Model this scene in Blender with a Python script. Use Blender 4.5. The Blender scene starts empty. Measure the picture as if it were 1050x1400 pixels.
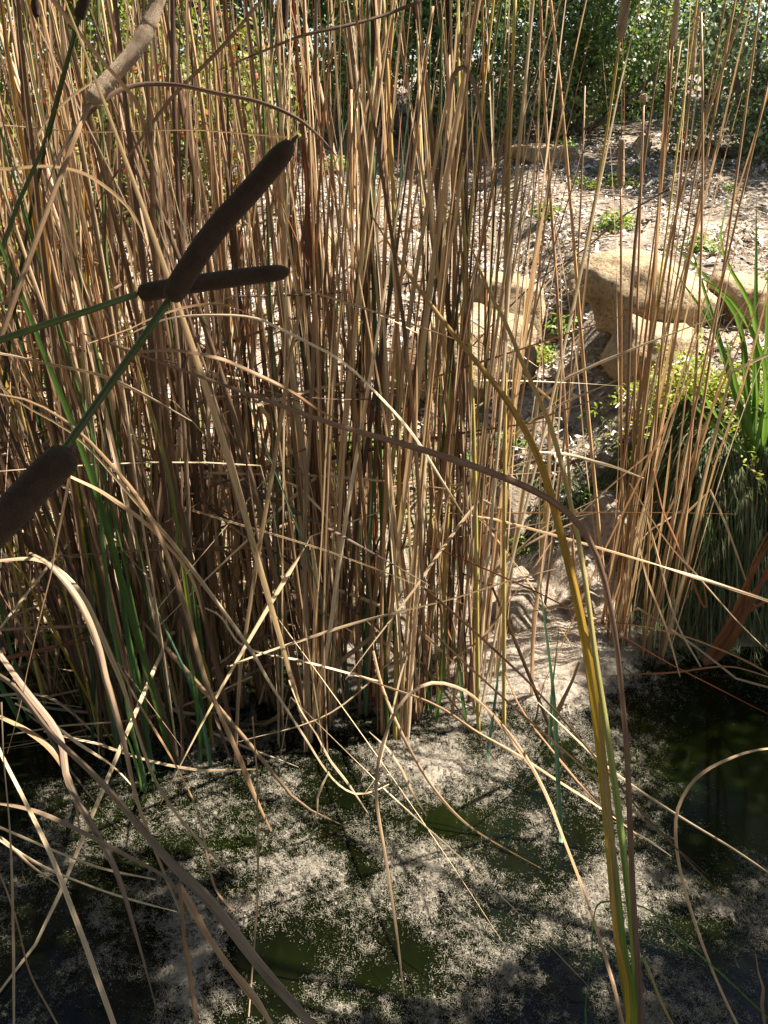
import bpy, math, random
import numpy as np
from mathutils import Vector

RNG = np.random.default_rng(7)
random.seed(7)
S = bpy.context.scene
COL = S.collection

# ------------------------------------------------------------------ camera, sky, sun, exposure
CAM = np.array((0.0, 0.0, 1.70))
PITCH = math.radians(26.0)
LENS = 29.0
FPX = 1400 * LENS / 36.0
cam_d = bpy.data.cameras.new('camera')
cam_d.lens = LENS
cam_d.sensor_width = 36.0
cam_d.clip_start = 0.02
cam_d.clip_end = 500.0
cam = bpy.data.objects.new('camera', cam_d)
COL.objects.link(cam)
cam.location = CAM
cam.rotation_euler = (math.pi / 2 - PITCH, 0, 0)
S.camera = cam

SUN_AZ, SUN_EL = math.radians(80.0), math.radians(56.0)      # azimuth from +Y towards +X
world = bpy.data.worlds.new('World')
S.world = world
world.use_nodes = True
wn = world.node_tree.nodes
sky = wn.new('ShaderNodeTexSky')
sky.sky_type = 'NISHITA'
sky.sun_disc = False
sky.sun_elevation = SUN_EL
sky.sun_rotation = SUN_AZ
sky.air_density = 1.0
sky.dust_density = 1.0
world.node_tree.links.new(sky.outputs[0], wn['Background'].inputs[0])
wn['Background'].inputs[1].default_value = 0.05
sun_d = bpy.data.lights.new('sun', 'SUN')
sun_d.energy = 5.0
sun_d.angle = math.radians(0.5)
sun_d.color = (1.0, 0.94, 0.84)
sun = bpy.data.objects.new('sun', sun_d)
COL.objects.link(sun)
sdir = Vector((math.sin(SUN_AZ) * math.cos(SUN_EL), math.cos(SUN_AZ) * math.cos(SUN_EL), math.sin(SUN_EL)))
sun.rotation_euler = sdir.to_track_quat('Z', 'Y').to_euler()
sun.location = sdir * 30
S.view_settings.view_transform = 'Standard'
S.view_settings.look = 'None'
S.view_settings.gamma = 1.0
S.view_settings.use_curve_mapping = False
S.view_settings.exposure = 2.25
S.render.engine = 'CYCLES'
S.cycles.max_bounces = 6
S.cycles.transparent_max_bounces = 4

# ------------------------------------------------------------------ picture ray helpers
FWD = np.array((0, math.cos(PITCH), -math.sin(PITCH)))
UPV = np.array((0, math.sin(PITCH), math.cos(PITCH)))
RGT = np.array((1.0, 0, 0))

def ray(px, py):
    return FWD + RGT * ((px - 525.0) / FPX) + UPV * ((700.0 - py) / FPX)

def at(px, py, Y):
    """point on the ray of a picture point, Y metres in front of the camera (never under the water)"""
    d = ray(px, py)
    p = CAM + d * (Y / d[1])
    if p[2] < 0.006:
        p = onwater(px, py)
    return p

def onwater(px, py, z=0.006):
    d = ray(px, py)
    return CAM + d * ((z - CAM[2]) / d[2])

# ------------------------------------------------------------------ noise in numpy
def _hash(ix, iy, seed):
    h = (ix.astype(np.int64) * 374761393 + iy.astype(np.int64) * 668265263 + seed * 1442695041) & 0xFFFFFFFF
    h = ((h ^ (h >> 13)) * 1274126177) & 0xFFFFFFFF
    return ((h ^ (h >> 16)) & 0xFFFF) / 65535.0

def vnoise(x, y, seed=0):
    x = np.asarray(x, float); y = np.asarray(y, float)
    ix, iy = np.floor(x), np.floor(y)
    fx, fy = x - ix, y - iy
    fx = fx * fx * (3 - 2 * fx); fy = fy * fy * (3 - 2 * fy)
    a, b = _hash(ix, iy, seed), _hash(ix + 1, iy, seed)
    c, d = _hash(ix, iy + 1, seed), _hash(ix + 1, iy + 1, seed)
    return (a * (1 - fx) + b * fx) * (1 - fy) + (c * (1 - fx) + d * fx) * fy

def fbm(x, y, seed=0, octv=4):
    s, a, t = 0, 0.5, 0
    for k in range(octv):
        s = s + a * vnoise(x * 2 ** k, y * 2 ** k, seed + k * 17); t += a; a *= 0.55
    return s / t

def sstep(a, b, x):
    t = np.clip((x - a) / (b - a), 0, 1)
    return t * t * (3 - 2 * t)

# ------------------------------------------------------------------ mesh helpers
def mesh_obj(name, V, F, mat, parent=None, root=None, attrs=None, smooth=True, mats=None, midx=None):
    """V (n,3) world points; F (m,3 or 4) or list of such arrays; attrs: {name: (n,) or (n,3)}"""
    V = np.asarray(V, np.float32)
    if root is not None:
        V = V - np.asarray(root, np.float32)
    Fs = F if isinstance(F, list) else [F]
    Fs = [np.asarray(f, np.int32) for f in Fs if len(f)]
    me = bpy.data.meshes.new(name)
    me.vertices.add(len(V))
    me.vertices.foreach_set('co', V.ravel())
    loops = np.concatenate([f.ravel() for f in Fs])
    tot = np.concatenate([np.full(len(f), f.shape[1], np.int32) for f in Fs])
    start = np.concatenate(([0], np.cumsum(tot)[:-1])).astype(np.int32)
    me.loops.add(len(loops))
    me.loops.foreach_set('vertex_index', loops)
    me.polygons.add(len(tot))
    me.polygons.foreach_set('loop_start', start)
    me.polygons.foreach_set('use_smooth', np.full(len(tot), smooth, bool))
    if attrs:
        for k, a in attrs.items():
            a = np.asarray(a, np.float32)
            if a.ndim == 1:
                at_ = me.attributes.new(k, 'FLOAT', 'POINT'); at_.data.foreach_set('value', a)
            else:
                at_ = me.attributes.new(k, 'FLOAT_VECTOR', 'POINT'); at_.data.foreach_set('vector', a.ravel())
    for m in (mats or [mat]):
        me.materials.append(m)
    if midx is not None:
        me.polygons.foreach_set('material_index', np.asarray(midx, np.int32))
    me.update(calc_edges=True)
    o = bpy.data.objects.new(name, me)
    COL.objects.link(o)
    if parent is not None:
        o.parent = parent
    if root is not None and parent is None:
        o.location = root
    return o

def tag(o, label=None, cat=None, group=None, kind=None):
    if label: o['label'] = label
    if cat: o['category'] = cat
    if group: o['group'] = group
    if kind: o['kind'] = kind
    return o

def thing(name, loc, label, cat, group=None):
    o = bpy.data.objects.new(name, None)
    o.empty_display_size = 0.05
    COL.objects.link(o)
    o.location = tuple(float(c) for c in loc)
    return tag(o, label, cat, group)

def spline(P, n):
    P = np.asarray(P, float)
    if len(P) == 2:
        t = np.linspace(0, 1, n)[:, None]
        return P[0] * (1 - t) + P[1] * t
    Q = np.vstack((2 * P[0] - P[1], P, 2 * P[-1] - P[-2]))
    L = np.concatenate(([0], np.cumsum(np.linalg.norm(np.diff(P, axis=0), axis=1))))
    s = np.linspace(0, L[-1], n)
    k = np.clip(np.searchsorted(L, s, side='right') - 1, 0, len(P) - 2)
    t = ((s - L[k]) / np.maximum(L[k + 1] - L[k], 1e-9))[:, None]
    p0, p1, p2, p3 = Q[k], Q[k + 1], Q[k + 2], Q[k + 3]
    # tangents scaled to the segment length
    d = (L[k + 1] - L[k])[:, None]
    Lq = np.concatenate(([-1], L, [L[-1] + 1]))
    def tan(a, b, c, la, lb):
        return 0.5 * ((b - a) / la + (c - b) / lb)
    seg = np.maximum(np.linalg.norm(np.diff(Q, axis=0), axis=1), 1e-6)
    m1 = tan(p0, p1, p2, seg[k][:, None], seg[k + 1][:, None]) * d
    m2 = tan(p1, p2, p3, seg[k + 1][:, None], seg[k + 2][:, None]) * d
    t2, t3 = t * t, t * t * t
    return (2 * t3 - 3 * t2 + 1) * p1 + (t3 - 2 * t2 + t) * m1 + (-2 * t3 + 3 * t2) * p2 + (t3 - t2) * m2

def norm(a):
    return a / np.maximum(np.linalg.norm(a, axis=-1, keepdims=True), 1e-9)

def tangents(C):
    return norm(np.gradient(C, axis=0))

def ribbon(C, W, N, crescent=0.22, cols=4, ridge=None):
    """a cupped blade along C, width W, facing N; returns V, F, lv(u, length, t)"""
    n = len(C)
    T = tangents(C)
    N = N - T * (N * T).sum(1, keepdims=True)
    N = norm(N)
    B = np.cross(T, N)
    u = np.linspace(-1, 1, cols)
    V = (C[:, None, :] + B[:, None, :] * (u[None, :, None] * W[:, None, None] * 0.5)
         + N[:, None, :] * (((1 - u * u) * crescent)[None, :, None] * W[:, None, None]))
    if ridge is not None:
        V = V + N[:, None, :] * (ridge * W[:, None])[..., None]
    i = np.arange(n - 1)[:, None] * cols + np.arange(cols - 1)[None, :]
    F = np.stack((i, i + 1, i + cols + 1, i + cols), -1).reshape(-1, 4)
    L = np.concatenate(([0], np.cumsum(np.linalg.norm(np.diff(C, axis=0), axis=1))))
    lv = np.stack((np.broadcast_to(u, (n, cols)) * 0.5 + 0.5, np.broadcast_to(L[:, None], (n, cols)),
                   np.broadcast_to((L / max(L[-1], 1e-6))[:, None], (n, cols))), -1).reshape(-1, 3)
    return V.reshape(-1, 3), F, lv

def tube(C, R, sides=7, cap=True):
    n = len(C)
    T = tangents(C)
    ref = np.array((0.31, -0.9, 0.28))
    A = norm(np.cross(T, ref)); B = np.cross(T, A)
    a = np.arange(sides) * 2 * math.pi / sides
    V = C[:, None, :] + (A[:, None, :] * np.cos(a)[None, :, None] + B[:, None, :] * np.sin(a)[None, :, None]) * np.asarray(R)[:, None, None]
    V = V.reshape(-1, 3)
    i = np.arange(n - 1)[:, None] * sides
    j = np.arange(sides)[None, :]
    k = (j + 1) % sides
    F = [np.stack((i + j, i + k, i + sides + k, i + sides + j), -1).reshape(-1, 4)]
    L = np.concatenate(([0], np.cumsum(np.linalg.norm(np.diff(C, axis=0), axis=1))))
    lv = np.stack((np.broadcast_to(np.abs(2 * np.arange(sides) / sides - 1), (n, sides)), np.broadcast_to(L[:, None], (n, sides)),
                   np.broadcast_to((L / max(L[-1], 1e-6))[:, None], (n, sides))), -1).reshape(-1, 3)
    if cap:
        V = np.vstack((V, C[:1], C[-1:]))
        lv = np.vstack((lv, lv[:1], lv[-1:]))
        c0, c1 = n * sides, n * sides + 1
        jj = np.arange(sides); kk = (jj + 1) % sides
        F.append(np.concatenate((np.stack((np.full(sides, c0), kk, jj), -1), np.stack((np.full(sides, c1), (n - 1) * sides + jj, (n - 1) * sides + kk), -1))))
    return V, F, lv

# ------------------------------------------------------------------ materials
def new_mat(name):
    m = bpy.data.materials.new(name)
    m.use_nodes = True
    nt = m.node_tree
    nt.nodes.clear()
    out = nt.nodes.new('ShaderNodeOutputMaterial')
    return m, nt, out

def nd(nt, t, **kw):
    n = nt.nodes.new(t)
    for k, v in kw.items():
        if k.startswith('i_'):
            key = k[2:]
            n.inputs[int(key) if key.isdigit() else key].default_value = v
        else:
            setattr(n, k, v)
    return n

def ramp(nt, stops, interp='LINEAR'):
    r = nt.nodes.new('ShaderNodeValToRGB')
    cr = r.color_ramp
    cr.interpolation = interp
    while len(cr.elements) < len(stops):
        cr.elements.new(0.5)
    for e, (p, c) in zip(cr.elements, stops):
        e.position = p
        e.color = (*c, 1) if len(c) == 3 else c
    return r

def mixrgb(nt, mode, fac, a, b):
    n = nt.nodes.new('ShaderNodeMix')
    n.data_type = 'RGBA'; n.blend_type = mode
    for v, s in ((fac, n.inputs[0]), (a, n.inputs[6]), (b, n.inputs[7])):
        if hasattr(v, 'is_linked'):
            nt.links.new(v, s)
        else:
            s.default_value = v if not isinstance(v, tuple) or len(v) == 4 else (*v, 1)
    return n.outputs[2]

def math_(nt, op, a, b=None, c=None):
    n = nt.nodes.new('ShaderNodeMath'); n.operation = op
    for i, v in enumerate((a, b, c)):
        if v is None: continue
        if hasattr(v, 'is_linked'): nt.links.new(v, n.inputs[i])
        else: n.inputs[i].default_value = v
    return n.outputs[0]

def leaf_material(name, cols, tgrad=None, trans=0.28, rough=0.55, stain=0.65, grain=0.58, spec=0.3, stain_col=(0.07, 0.035, 0.018)):
    """blade material: per-object colour from cols, optional colour along the blade (tgrad), lengthwise fibres, brown blotches"""
    m, nt, out = new_mat(name)
    L = nt.links.new
    attr = nd(nt, 'ShaderNodeAttribute', attribute_name='lv')
    sep = nd(nt, 'ShaderNodeSeparateXYZ'); L(attr.outputs['Vector'], sep.inputs[0])
    oi = nd(nt, 'ShaderNodeObjectInfo')
    rnd = oi.outputs['Random']
    base = ramp(nt, [(i / max(len(cols) - 1, 1), c) for i, c in enumerate(cols)])
    L(rnd, base.inputs[0])
    col = base.outputs[0]
    wn_ = nd(nt, 'ShaderNodeTexWhiteNoise', noise_dimensions='1D'); L(rnd, wn_.inputs['W'])
    r2 = wn_.outputs['Value']
    if tgrad:
        g = ramp(nt, tgrad)
        sh = math_(nt, 'ADD', sep.outputs[2], math_(nt, 'MULTIPLY', math_(nt, 'SUBTRACT', r2, 0.5), 0.35))
        L(sh, g.inputs[0])
        col = mixrgb(nt, 'MIX', 0.8, col, g.outputs[0])
    # fibres along the blade
    comb = nd(nt, 'ShaderNodeCombineXYZ')
    L(math_(nt, 'MULTIPLY', sep.outputs[0], 9.0), comb.inputs[0])
    L(math_(nt, 'MULTIPLY', sep.outputs[1], 6.0), comb.inputs[1])
    L(math_(nt, 'MULTIPLY', rnd, 80.0), comb.inputs[2])
    fib = nd(nt, 'ShaderNodeTexNoise', i_Scale=1.0, i_Detail=3.0, i_Roughness=0.65)
    L(comb.outputs[0], fib.inputs['Vector'])
    fr = ramp(nt, [(0.25, (1 - grain,) * 3), (0.5, (0.95,) * 3), (0.75, (1 + grain * 0.5,) * 3)])
    L(fib.outputs[0], fr.inputs[0])
    col = mixrgb(nt, 'MULTIPLY', 1.0, col, fr.outputs[0])
    # blotches and weathered stretches
    comb2 = nd(nt, 'ShaderNodeCombineXYZ')
    L(math_(nt, 'MULTIPLY', sep.outputs[0], 1.6), comb2.inputs[0])
    L(math_(nt, 'MULTIPLY', sep.outputs[1], 7.0), comb2.inputs[1])
    L(math_(nt, 'MULTIPLY', rnd, 133.0), comb2.inputs[2])
    bl = nd(nt, 'ShaderNodeTexNoise', i_Scale=1.0, i_Detail=4.0, i_Roughness=0.6)
    L(comb2.outputs[0], bl.inputs['Vector'])
    br = ramp(nt, [(0.5, (0, 0, 0)), (0.72, (stain,) * 3)])
    L(bl.outputs[0], br.inputs[0])
    col = mixrgb(nt, 'MIX', br.outputs[0], col, stain_col)
    # pale papery stretches
    br2 = ramp(nt, [(0.24, (0.45,) * 3), (0.42, (0, 0, 0))])
    L(bl.outputs[0], br2.inputs[0])
    col = mixrgb(nt, 'SCREEN', math_(nt, 'MULTIPLY', br2.outputs[0], 0.25), col, col)
    hsv = nd(nt, 'ShaderNodeHueSaturation')
    L(col, hsv.inputs['Color'])
    L(math_(nt, 'ADD', 0.72, math_(nt, 'MULTIPLY', r2, 0.5)), hsv.inputs['Value'])
    col = hsv.outputs[0]
    bump = nd(nt, 'ShaderNodeBump', i_Strength=0.35, i_Distance=0.002)
    L(fib.outputs[0], bump.inputs['Height'])
    p = nd(nt, 'ShaderNodeBsdfPrincipled', i_Roughness=rough)
    p.inputs['Specular IOR Level'].default_value = spec
    L(col, p.inputs['Base Color']); L(bump.outputs[0], p.inputs['Normal'])
    if trans > 0:
        tr = nd(nt, 'ShaderNodeBsdfTranslucent')
        tc = mixrgb(nt, 'MULTIPLY', 1.0, col, (1.06, 0.98, 0.82))
        L(tc, tr.inputs[0])
        mx = nd(nt, 'ShaderNodeMixShader', i_0=trans)
        L(p.outputs[0], mx.inputs[1]); L(tr.outputs[0], mx.inputs[2]); L(mx.outputs[0], out.inputs[0])
    else:
        L(p.outputs[0], out.inputs[0])
    return m

TAN = [(0.45, 0.30, 0.175), (0.36, 0.22, 0.115), (0.54, 0.39, 0.245), (0.30, 0.165, 0.08), (0.48, 0.345, 0.215), (0.40, 0.265, 0.165)]
BROWN = [(0.095, 0.055, 0.034), (0.16, 0.095, 0.055), (0.13, 0.085, 0.058), (0.20, 0.12, 0.068)]
M = {}
M['tan'] = leaf_material('dry_blade', TAN)
M['pale'] = leaf_material('pale_dry_blade', [(0.60, 0.45, 0.28), (0.53, 0.38, 0.22), (0.64, 0.50, 0.33)], stain=0.4)
M['brown'] = leaf_material('brown_dead_blade', BROWN, trans=0.16)
M['grey'] = leaf_material('grey_weathered_blade', [(0.20, 0.135, 0.085), (0.26, 0.175, 0.11), (0.17, 0.115, 0.078)], trans=0.15, stain=0.7)
M['dark'] = leaf_material('dark_dead_blade', [(0.06, 0.035, 0.025), (0.10, 0.055, 0.034)], trans=0.05)
M['red'] = leaf_material('russet_blade', [(0.22, 0.085, 0.038), (0.30, 0.13, 0.055), (0.19, 0.066, 0.034)], trans=0.22)
M['maroon'] = leaf_material('maroon_blade', [(0.14, 0.082, 0.056), (0.16, 0.095, 0.064)], trans=0.12, rough=0.8, spec=0.15, stain=0.85)
M['green'] = leaf_material('green_blade', [(0.055, 0.13, 0.03), (0.085, 0.16, 0.035), (0.045, 0.115, 0.05)], trans=0.3, stain=0.35, rough=0.4)
M['bluegreen'] = leaf_material('bluegreen_blade', [(0.07, 0.15, 0.085), (0.06, 0.13, 0.075)], trans=0.25, stain=0.3, rough=0.4)
M['yellow'] = leaf_material('yellowing_blade', [(0.42, 0.26, 0.03), (0.5, 0.34, 0.05)],
                            tgrad=[(0.0, (0.36, 0.30, 0.035)), (0.25, (0.50, 0.33, 0.03)), (0.5, (0.48, 0.24, 0.03)), (0.8, (0.40, 0.23, 0.10))], trans=0.3, stain=0.45)
M['greenyellow'] = leaf_material('green_to_yellow_blade', [(0.2, 0.26, 0.04), (0.3, 0.3, 0.05)],
                                 tgrad=[(0.0, (0.42, 0.34, 0.05)), (0.2, (0.24, 0.31, 0.05)), (0.4, (0.14, 0.22, 0.05)), (0.62, (0.34, 0.26, 0.10)), (0.85, (0.38, 0.22, 0.10))], trans=0.28, stain=0.35)
M['stalkgreen'] = leaf_material('green_stalk', [(0.04, 0.065, 0.014), (0.065, 0.09, 0.022)], trans=0.0, stain=0.3, rough=0.45)
M['stalkyellow'] = leaf_material('yellow_stalk', [(0.40, 0.29, 0.075), (0.44, 0.30, 0.08), (0.36, 0.30, 0.07)], trans=0.0, stain=0.4, rough=0.45)
M['stalk'] = leaf_material('dry_stalk', [(0.33, 0.185, 0.085), (0.40, 0.25, 0.12), (0.27, 0.13, 0.055), (0.36, 0.23, 0.13)], trans=0.0)
M['iris'] = leaf_material('fresh_green_blade', [(0.10, 0.20, 0.03), (0.13, 0.24, 0.04), (0.08, 0.18, 0.04)], trans=0.35, stain=0.1, rough=0.35, grain=0.3)

def head_material(name, c0, c1, fuzz=0.6):
    m, nt, out = new_mat(name)
    L = nt.links.new
    tc = nd(nt, 'ShaderNodeTexCoord')
    n1 = nd(nt, 'ShaderNodeTexNoise', i_Scale=900.0, i_Detail=2.0)
    n2 = nd(nt, 'ShaderNodeTexNoise', i_Scale=60.0, i_Detail=4.0)
    L(tc.outputs['Object'], n1.inputs['Vector']); L(tc.outputs['Object'], n2.inputs['Vector'])
    r = ramp(nt, [(0.3, c0), (0.7, c1)])
    L(math_(nt, 'ADD', math_(nt, 'MULTIPLY', n1.outputs[0], 0.5), math_(nt, 'MULTIPLY', n2.outputs[0], 0.5)), r.inputs[0])
    b = nd(nt, 'ShaderNodeBump', i_Strength=0.8, i_Distance=0.0015)
    L(n1.outputs[0], b.inputs['Height'])
    p = nd(nt, 'ShaderNodeBsdfPrincipled', i_Roughness=0.95)
    p.inputs['Specular IOR Level'].default_value = 0.1
    p.inputs['Sheen Weight'].default_value = fuzz
    p.inputs['Sheen Roughness'].default_value = 0.5
    p.inputs['Sheen Tint'].default_value = (0.5, 0.36, 0.27, 1)
    L(r.outputs[0], p.inputs['Base Color']); L(b.outputs[0], p.inputs['Normal'])
    L(p.outputs[0], out.inputs[0])
    return m

M['head'] = head_material('seed_head_brown', (0.015, 0.0095, 0.007), (0.052, 0.033, 0.024), 0.25)
M['headgrey'] = head_material('seed_head_weathered', (0.15, 0.11, 0.078), (0.33, 0.25, 0.175), 0.2)
M['headpale'] = head_material('seed_head_shedding', (0.30, 0.22, 0.15), (0.50, 0.39, 0.28), 0.2)

def var_material(name, stops, attr='rnd', rough=0.9, trans=0.0, spec=0.2, tint=None):
    """colour by a per-piece random attribute"""
    m, nt, out = new_mat(name)
    L = nt.links.new
    a = nd(nt, 'ShaderNodeAttribute', attribute_name=attr)
    r = ramp(nt, stops); L(a.outputs['Fac'], r.inputs[0])
    col = r.outputs[0]
    p = nd(nt, 'ShaderNodeBsdfPrincipled', i_Roughness=rough)
    p.inputs['Specular IOR Level'].default_value = spec
    L(col, p.inputs['Base Color'])
    if trans:
        tr = nd(nt, 'ShaderNodeBsdfTranslucent')
        L(mixrgb(nt, 'MULTIPLY', 1.0, col, tint or (1.2, 1.25, 0.6)), tr.inputs[0])
        mx = nd(nt, 'ShaderNodeMixShader', i_0=trans)
        L(p.outputs[0], mx.inputs[1]); L(tr.outputs[0], mx.inputs[2]); L(mx.outputs[0], out.inputs[0])
    else:
        L(p.outputs[0], out.inputs[0])
    return m

M['fluff'] = var_material('cattail_fluff', [(0, (0.085, 0.08, 0.055)), (0.35, (0.22, 0.195, 0.15)), (0.7, (0.37, 0.325, 0.27)), (1, (0.42, 0.33, 0.25))], rough=1.0, trans=0.3, spec=0.05, tint=(1, 0.95, 0.85))
M['litter'] = var_material('leaf_litter', [(0, (0.11, 0.085, 0.062)), (0.25, (0.30, 0.25, 0.20)), (0.45, (0.44, 0.405, 0.36)), (0.65, (0.56, 0.53, 0.485)), (0.82, (0.40, 0.31, 0.22)), (1, (0.17, 0.11, 0.07))], rough=0.75, trans=0.1, tint=(1, 0.9, 0.8))
M['bankgrass'] = var_material('dry_bank_grass', [(0, (0.035, 0.035, 0.016)), (0.35, (0.09, 0.085, 0.042)), (0.5, (0.22, 0.19, 0.12)), (0.6, (0.075, 0.10, 0.035)), (1, (0.045, 0.09, 0.024))], rough=0.7, trans=0.2, tint=(1.1, 1, 0.6))
M['weed'] = var_material('weed_leaf', [(0, (0.07, 0.14, 0.025)), (0.6, (0.14, 0.22, 0.04)), (1, (0.26, 0.28, 0.05))], rough=0.5, trans=0.35)
M['shrubdark'] = var_material('shrub_leaf_dark', [(0, (0.075, 0.125, 0.045)), (0.4, (0.13, 0.20, 0.07)), (0.8, (0.19, 0.25, 0.09)), (0.93, (0.27, 0.29, 0.10)), (1, (0.24, 0.17, 0.07))], rough=0.42, trans=0.35, spec=0.55)
M['shrubgrey'] = var_material('shrub_leaf_greygreen', [(0, (0.09, 0.13, 0.07)), (0.5, (0.145, 0.19, 0.10)), (1, (0.22, 0.25, 0.14))], rough=0.42, trans=0.35, spec=0.55)
M['shrubyellow'] = var_material('shrub_leaf_yellowgreen', [(0, (0.08, 0.12, 0.02)), (0.5, (0.14, 0.17, 0.03)), (0.85, (0.22, 0.20, 0.05)), (0.93, (0.32, 0.22, 0.06)), (1, (0.36, 0.07, 0.03))], rough=0.45, trans=0.4)
M['herb'] = var_material('yellowgreen_herb_leaf', [(0, (0.12, 0.16, 0.02)), (0.6, (0.22, 0.25, 0.03)), (1, (0.34, 0.31, 0.05))], rough=0.5, trans=0.4)

def bark_material():
    m, nt, out = new_mat('shrub_bark')
    tc = nd(nt, 'ShaderNodeTexCoord')
    n = nd(nt, 'ShaderNodeTexNoise', i_Scale=40.0, i_Detail=5.0)
    nt.links.new(tc.outputs['Object'], n.inputs['Vector'])
    r = ramp(nt, [(0.3, (0.05, 0.035, 0.025)), (0.7, (0.17, 0.13, 0.10))])
    nt.links.new(n.outputs[0], r.inputs[0])
    p = nd(nt, 'ShaderNodeBsdfPrincipled', i_Roughness=0.9)
    nt.links.new(r.outputs[0], p.inputs['Base Color']); nt.links.new(p.outputs[0], out.inputs[0])
    return m
M['bark'] = bark_material()

def rock_material(name, c0, c1, c2):
    m, nt, out = new_mat(name)
    L = nt.links.new
    tc = nd(nt, 'ShaderNodeTexCoord')
    n1 = nd(nt, 'ShaderNodeTexNoise', i_Scale=5.0, i_Detail=8.0, i_Roughness=0.62)
    n2 = nd(nt, 'ShaderNodeTexNoise', i_Scale=60.0, i_Detail=5.0, i_Roughness=0.7)
    v = nd(nt, 'ShaderNodeTexVoronoi', i_Scale=22.0)
    for n in (n1, n2, v): L(tc.outputs['Object'], n.inputs['Vector'])
    r = ramp(nt, [(0.32, c0), (0.5, c1), (0.68, c2)])
    L(n1.outputs[0], r.inputs[0])
    r2 = ramp(nt, [(0.36, (0.35,) * 3), (0.5, (1.0,) * 3), (0.7, (1.1,) * 3)])
    L(n2.outputs[0], r2.inputs[0])
    col = mixrgb(nt, 'MULTIPLY', 0.8, r.outputs[0], r2.outputs[0])
    h = math_(nt, 'ADD', math_(nt, 'MULTIPLY', n2.outputs[0], 0.5), math_(nt, 'ADD', n1.outputs[0], math_(nt, 'MULTIPLY', v.outputs[0], 0.15)))
    b = nd(nt, 'ShaderNodeBump', i_Strength=1.0, i_Distance=0.03)
    L(h, b.inputs['Height'])
    p = nd(nt, 'ShaderNodeBsdfPrincipled', i_Roughness=0.9)
    p.inputs['Specular IOR Level'].default_value = 0.2
    L(col, p.inputs['Base Color']); L(b.outputs[0], p.inputs['Normal']); L(p.outputs[0], out.inputs[0])
    return m
M['rocktan'] = rock_material('sandstone', (0.19, 0.13, 0.075), (0.34, 0.245, 0.145), (0.41, 0.31, 0.195))
M['rockgrey'] = rock_material('grey_stone', (0.14, 0.11, 0.08), (0.24, 0.19, 0.14), (0.32, 0.26, 0.195))

def ground_material():
    m, nt, out = new_mat('bank_soil')
    L = nt.links.new
    tc = nd(nt, 'ShaderNodeTexCoord')
    n1 = nd(nt, 'ShaderNodeTexNoise', i_Scale=2.0, i_Detail=7.0, i_Roughness=0.6)
    v = nd(nt, 'ShaderNodeTexVoronoi', i_Scale=34.0)
    n2 = nd(nt, 'ShaderNodeTexNoise', i_Scale=70.0, i_Detail=5.0)
    for n in (n1, n2, v): L(tc.outputs['Object'], n.inputs['Vector'])
    r = ramp(nt, [(0.3, (0.10, 0.07, 0.045)), (0.5, (0.20, 0.15, 0.105)), (0.7, (0.30, 0.24, 0.18))])
    L(n1.outputs[0], r.inputs[0])
    vs = nd(nt, 'ShaderNodeSeparateColor'); L(v.outputs['Color'], vs.inputs[0])
    vr = ramp(nt, [(0.0, (0.35,) * 3), (1.0, (1.15,) * 3)]); L(vs.outputs[0], vr.inputs[0])
    col = mixrgb(nt, 'MULTIPLY', 0.9, r.outputs[0], vr.outputs[0])
    b = nd(nt, 'ShaderNodeBump', i_Strength=0.8, i_Distance=0.02)
    L(n2.outputs[0], b.inputs['Height'])
    p = nd(nt, 'ShaderNodeBsdfPrincipled', i_Roughness=0.95)
    L(col, p.inputs['Base Color']); L(b.outputs[0], p.inputs['Normal']); L(p.outputs[0], out.inputs[0])
    return m
M['ground'] = ground_material()

def water_material():
    m, nt, out = new_mat('pond_water')
    L = nt.links.new
    tc = nd(nt, 'ShaderNodeTexCoord')
    n1 = nd(nt, 'ShaderNodeTexNoise', i_Scale=1.7, i_Detail=4.0)
    n2 = nd(nt, 'ShaderNodeTexNoise', i_Scale=6.0, i_Detail=2.0)
    for n in (n1, n2): L(tc.outputs['Object'], n.inputs['Vector'])
    r = ramp(nt, [(0.35, (0.0012, 0.0016, 0.0006)), (0.55, (0.0028, 0.0042, 0.0007)), (0.75, (0.0055, 0.0078, 0.0011))])
    L(n1.outputs[0], r.inputs[0])
    b = nd(nt, 'ShaderNodeBump', i_Strength=0.06, i_Distance=0.01)
    L(n2.outputs[0], b.inputs['Height'])
    p = nd(nt, 'ShaderNodeBsdfPrincipled', i_Roughness=0.08, i_IOR=1.33)
    p.inputs['Specular IOR Level'].default_value = 0.28
    L(r.outputs[0], p.inputs['Base Color']); L(b.outputs[0], p.inputs['Normal']); L(p.outputs[0], out.inputs[0])
    return m
M['water'] = water_material()

# ------------------------------------------------------------------ ground and water
def shore(x):
    x = np.asarray(x, float)
    return 2.88 - 0.43 * sstep(0.25, 0.75, x) + 0.35 * sstep(-0.3, -1.2, x) + 0.10 * (vnoise(x * 2.3, x * 0 + 3.1, 5) - 0.5)

def ground_h(x, y):
    x = np.asarray(x, float); y = np.asarray(y, float)
    d = y - shore(x)
    right = sstep(0.78, 1.2, x)
    w = 0.85 - 0.45 * right
    top = 0.42 + 0.26 * right
    h = np.where(d < 0, np.maximum(d * 0.6, -0.5), top * sstep(0, 1, d / w))
    h = h + np.clip(d - w, 0, 6) * (0.185 - 0.045 * right) + np.clip(d - w - 6, 0, 60) * 0.06
    bumps = (fbm(x * 1.3, y * 1.3, 11) - 0.5) * 0.16 + (fbm(x * 7, y * 7, 23, 3) - 0.5) * 0.035
    return h + bumps * sstep(0.0, 0.5, d)

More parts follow.
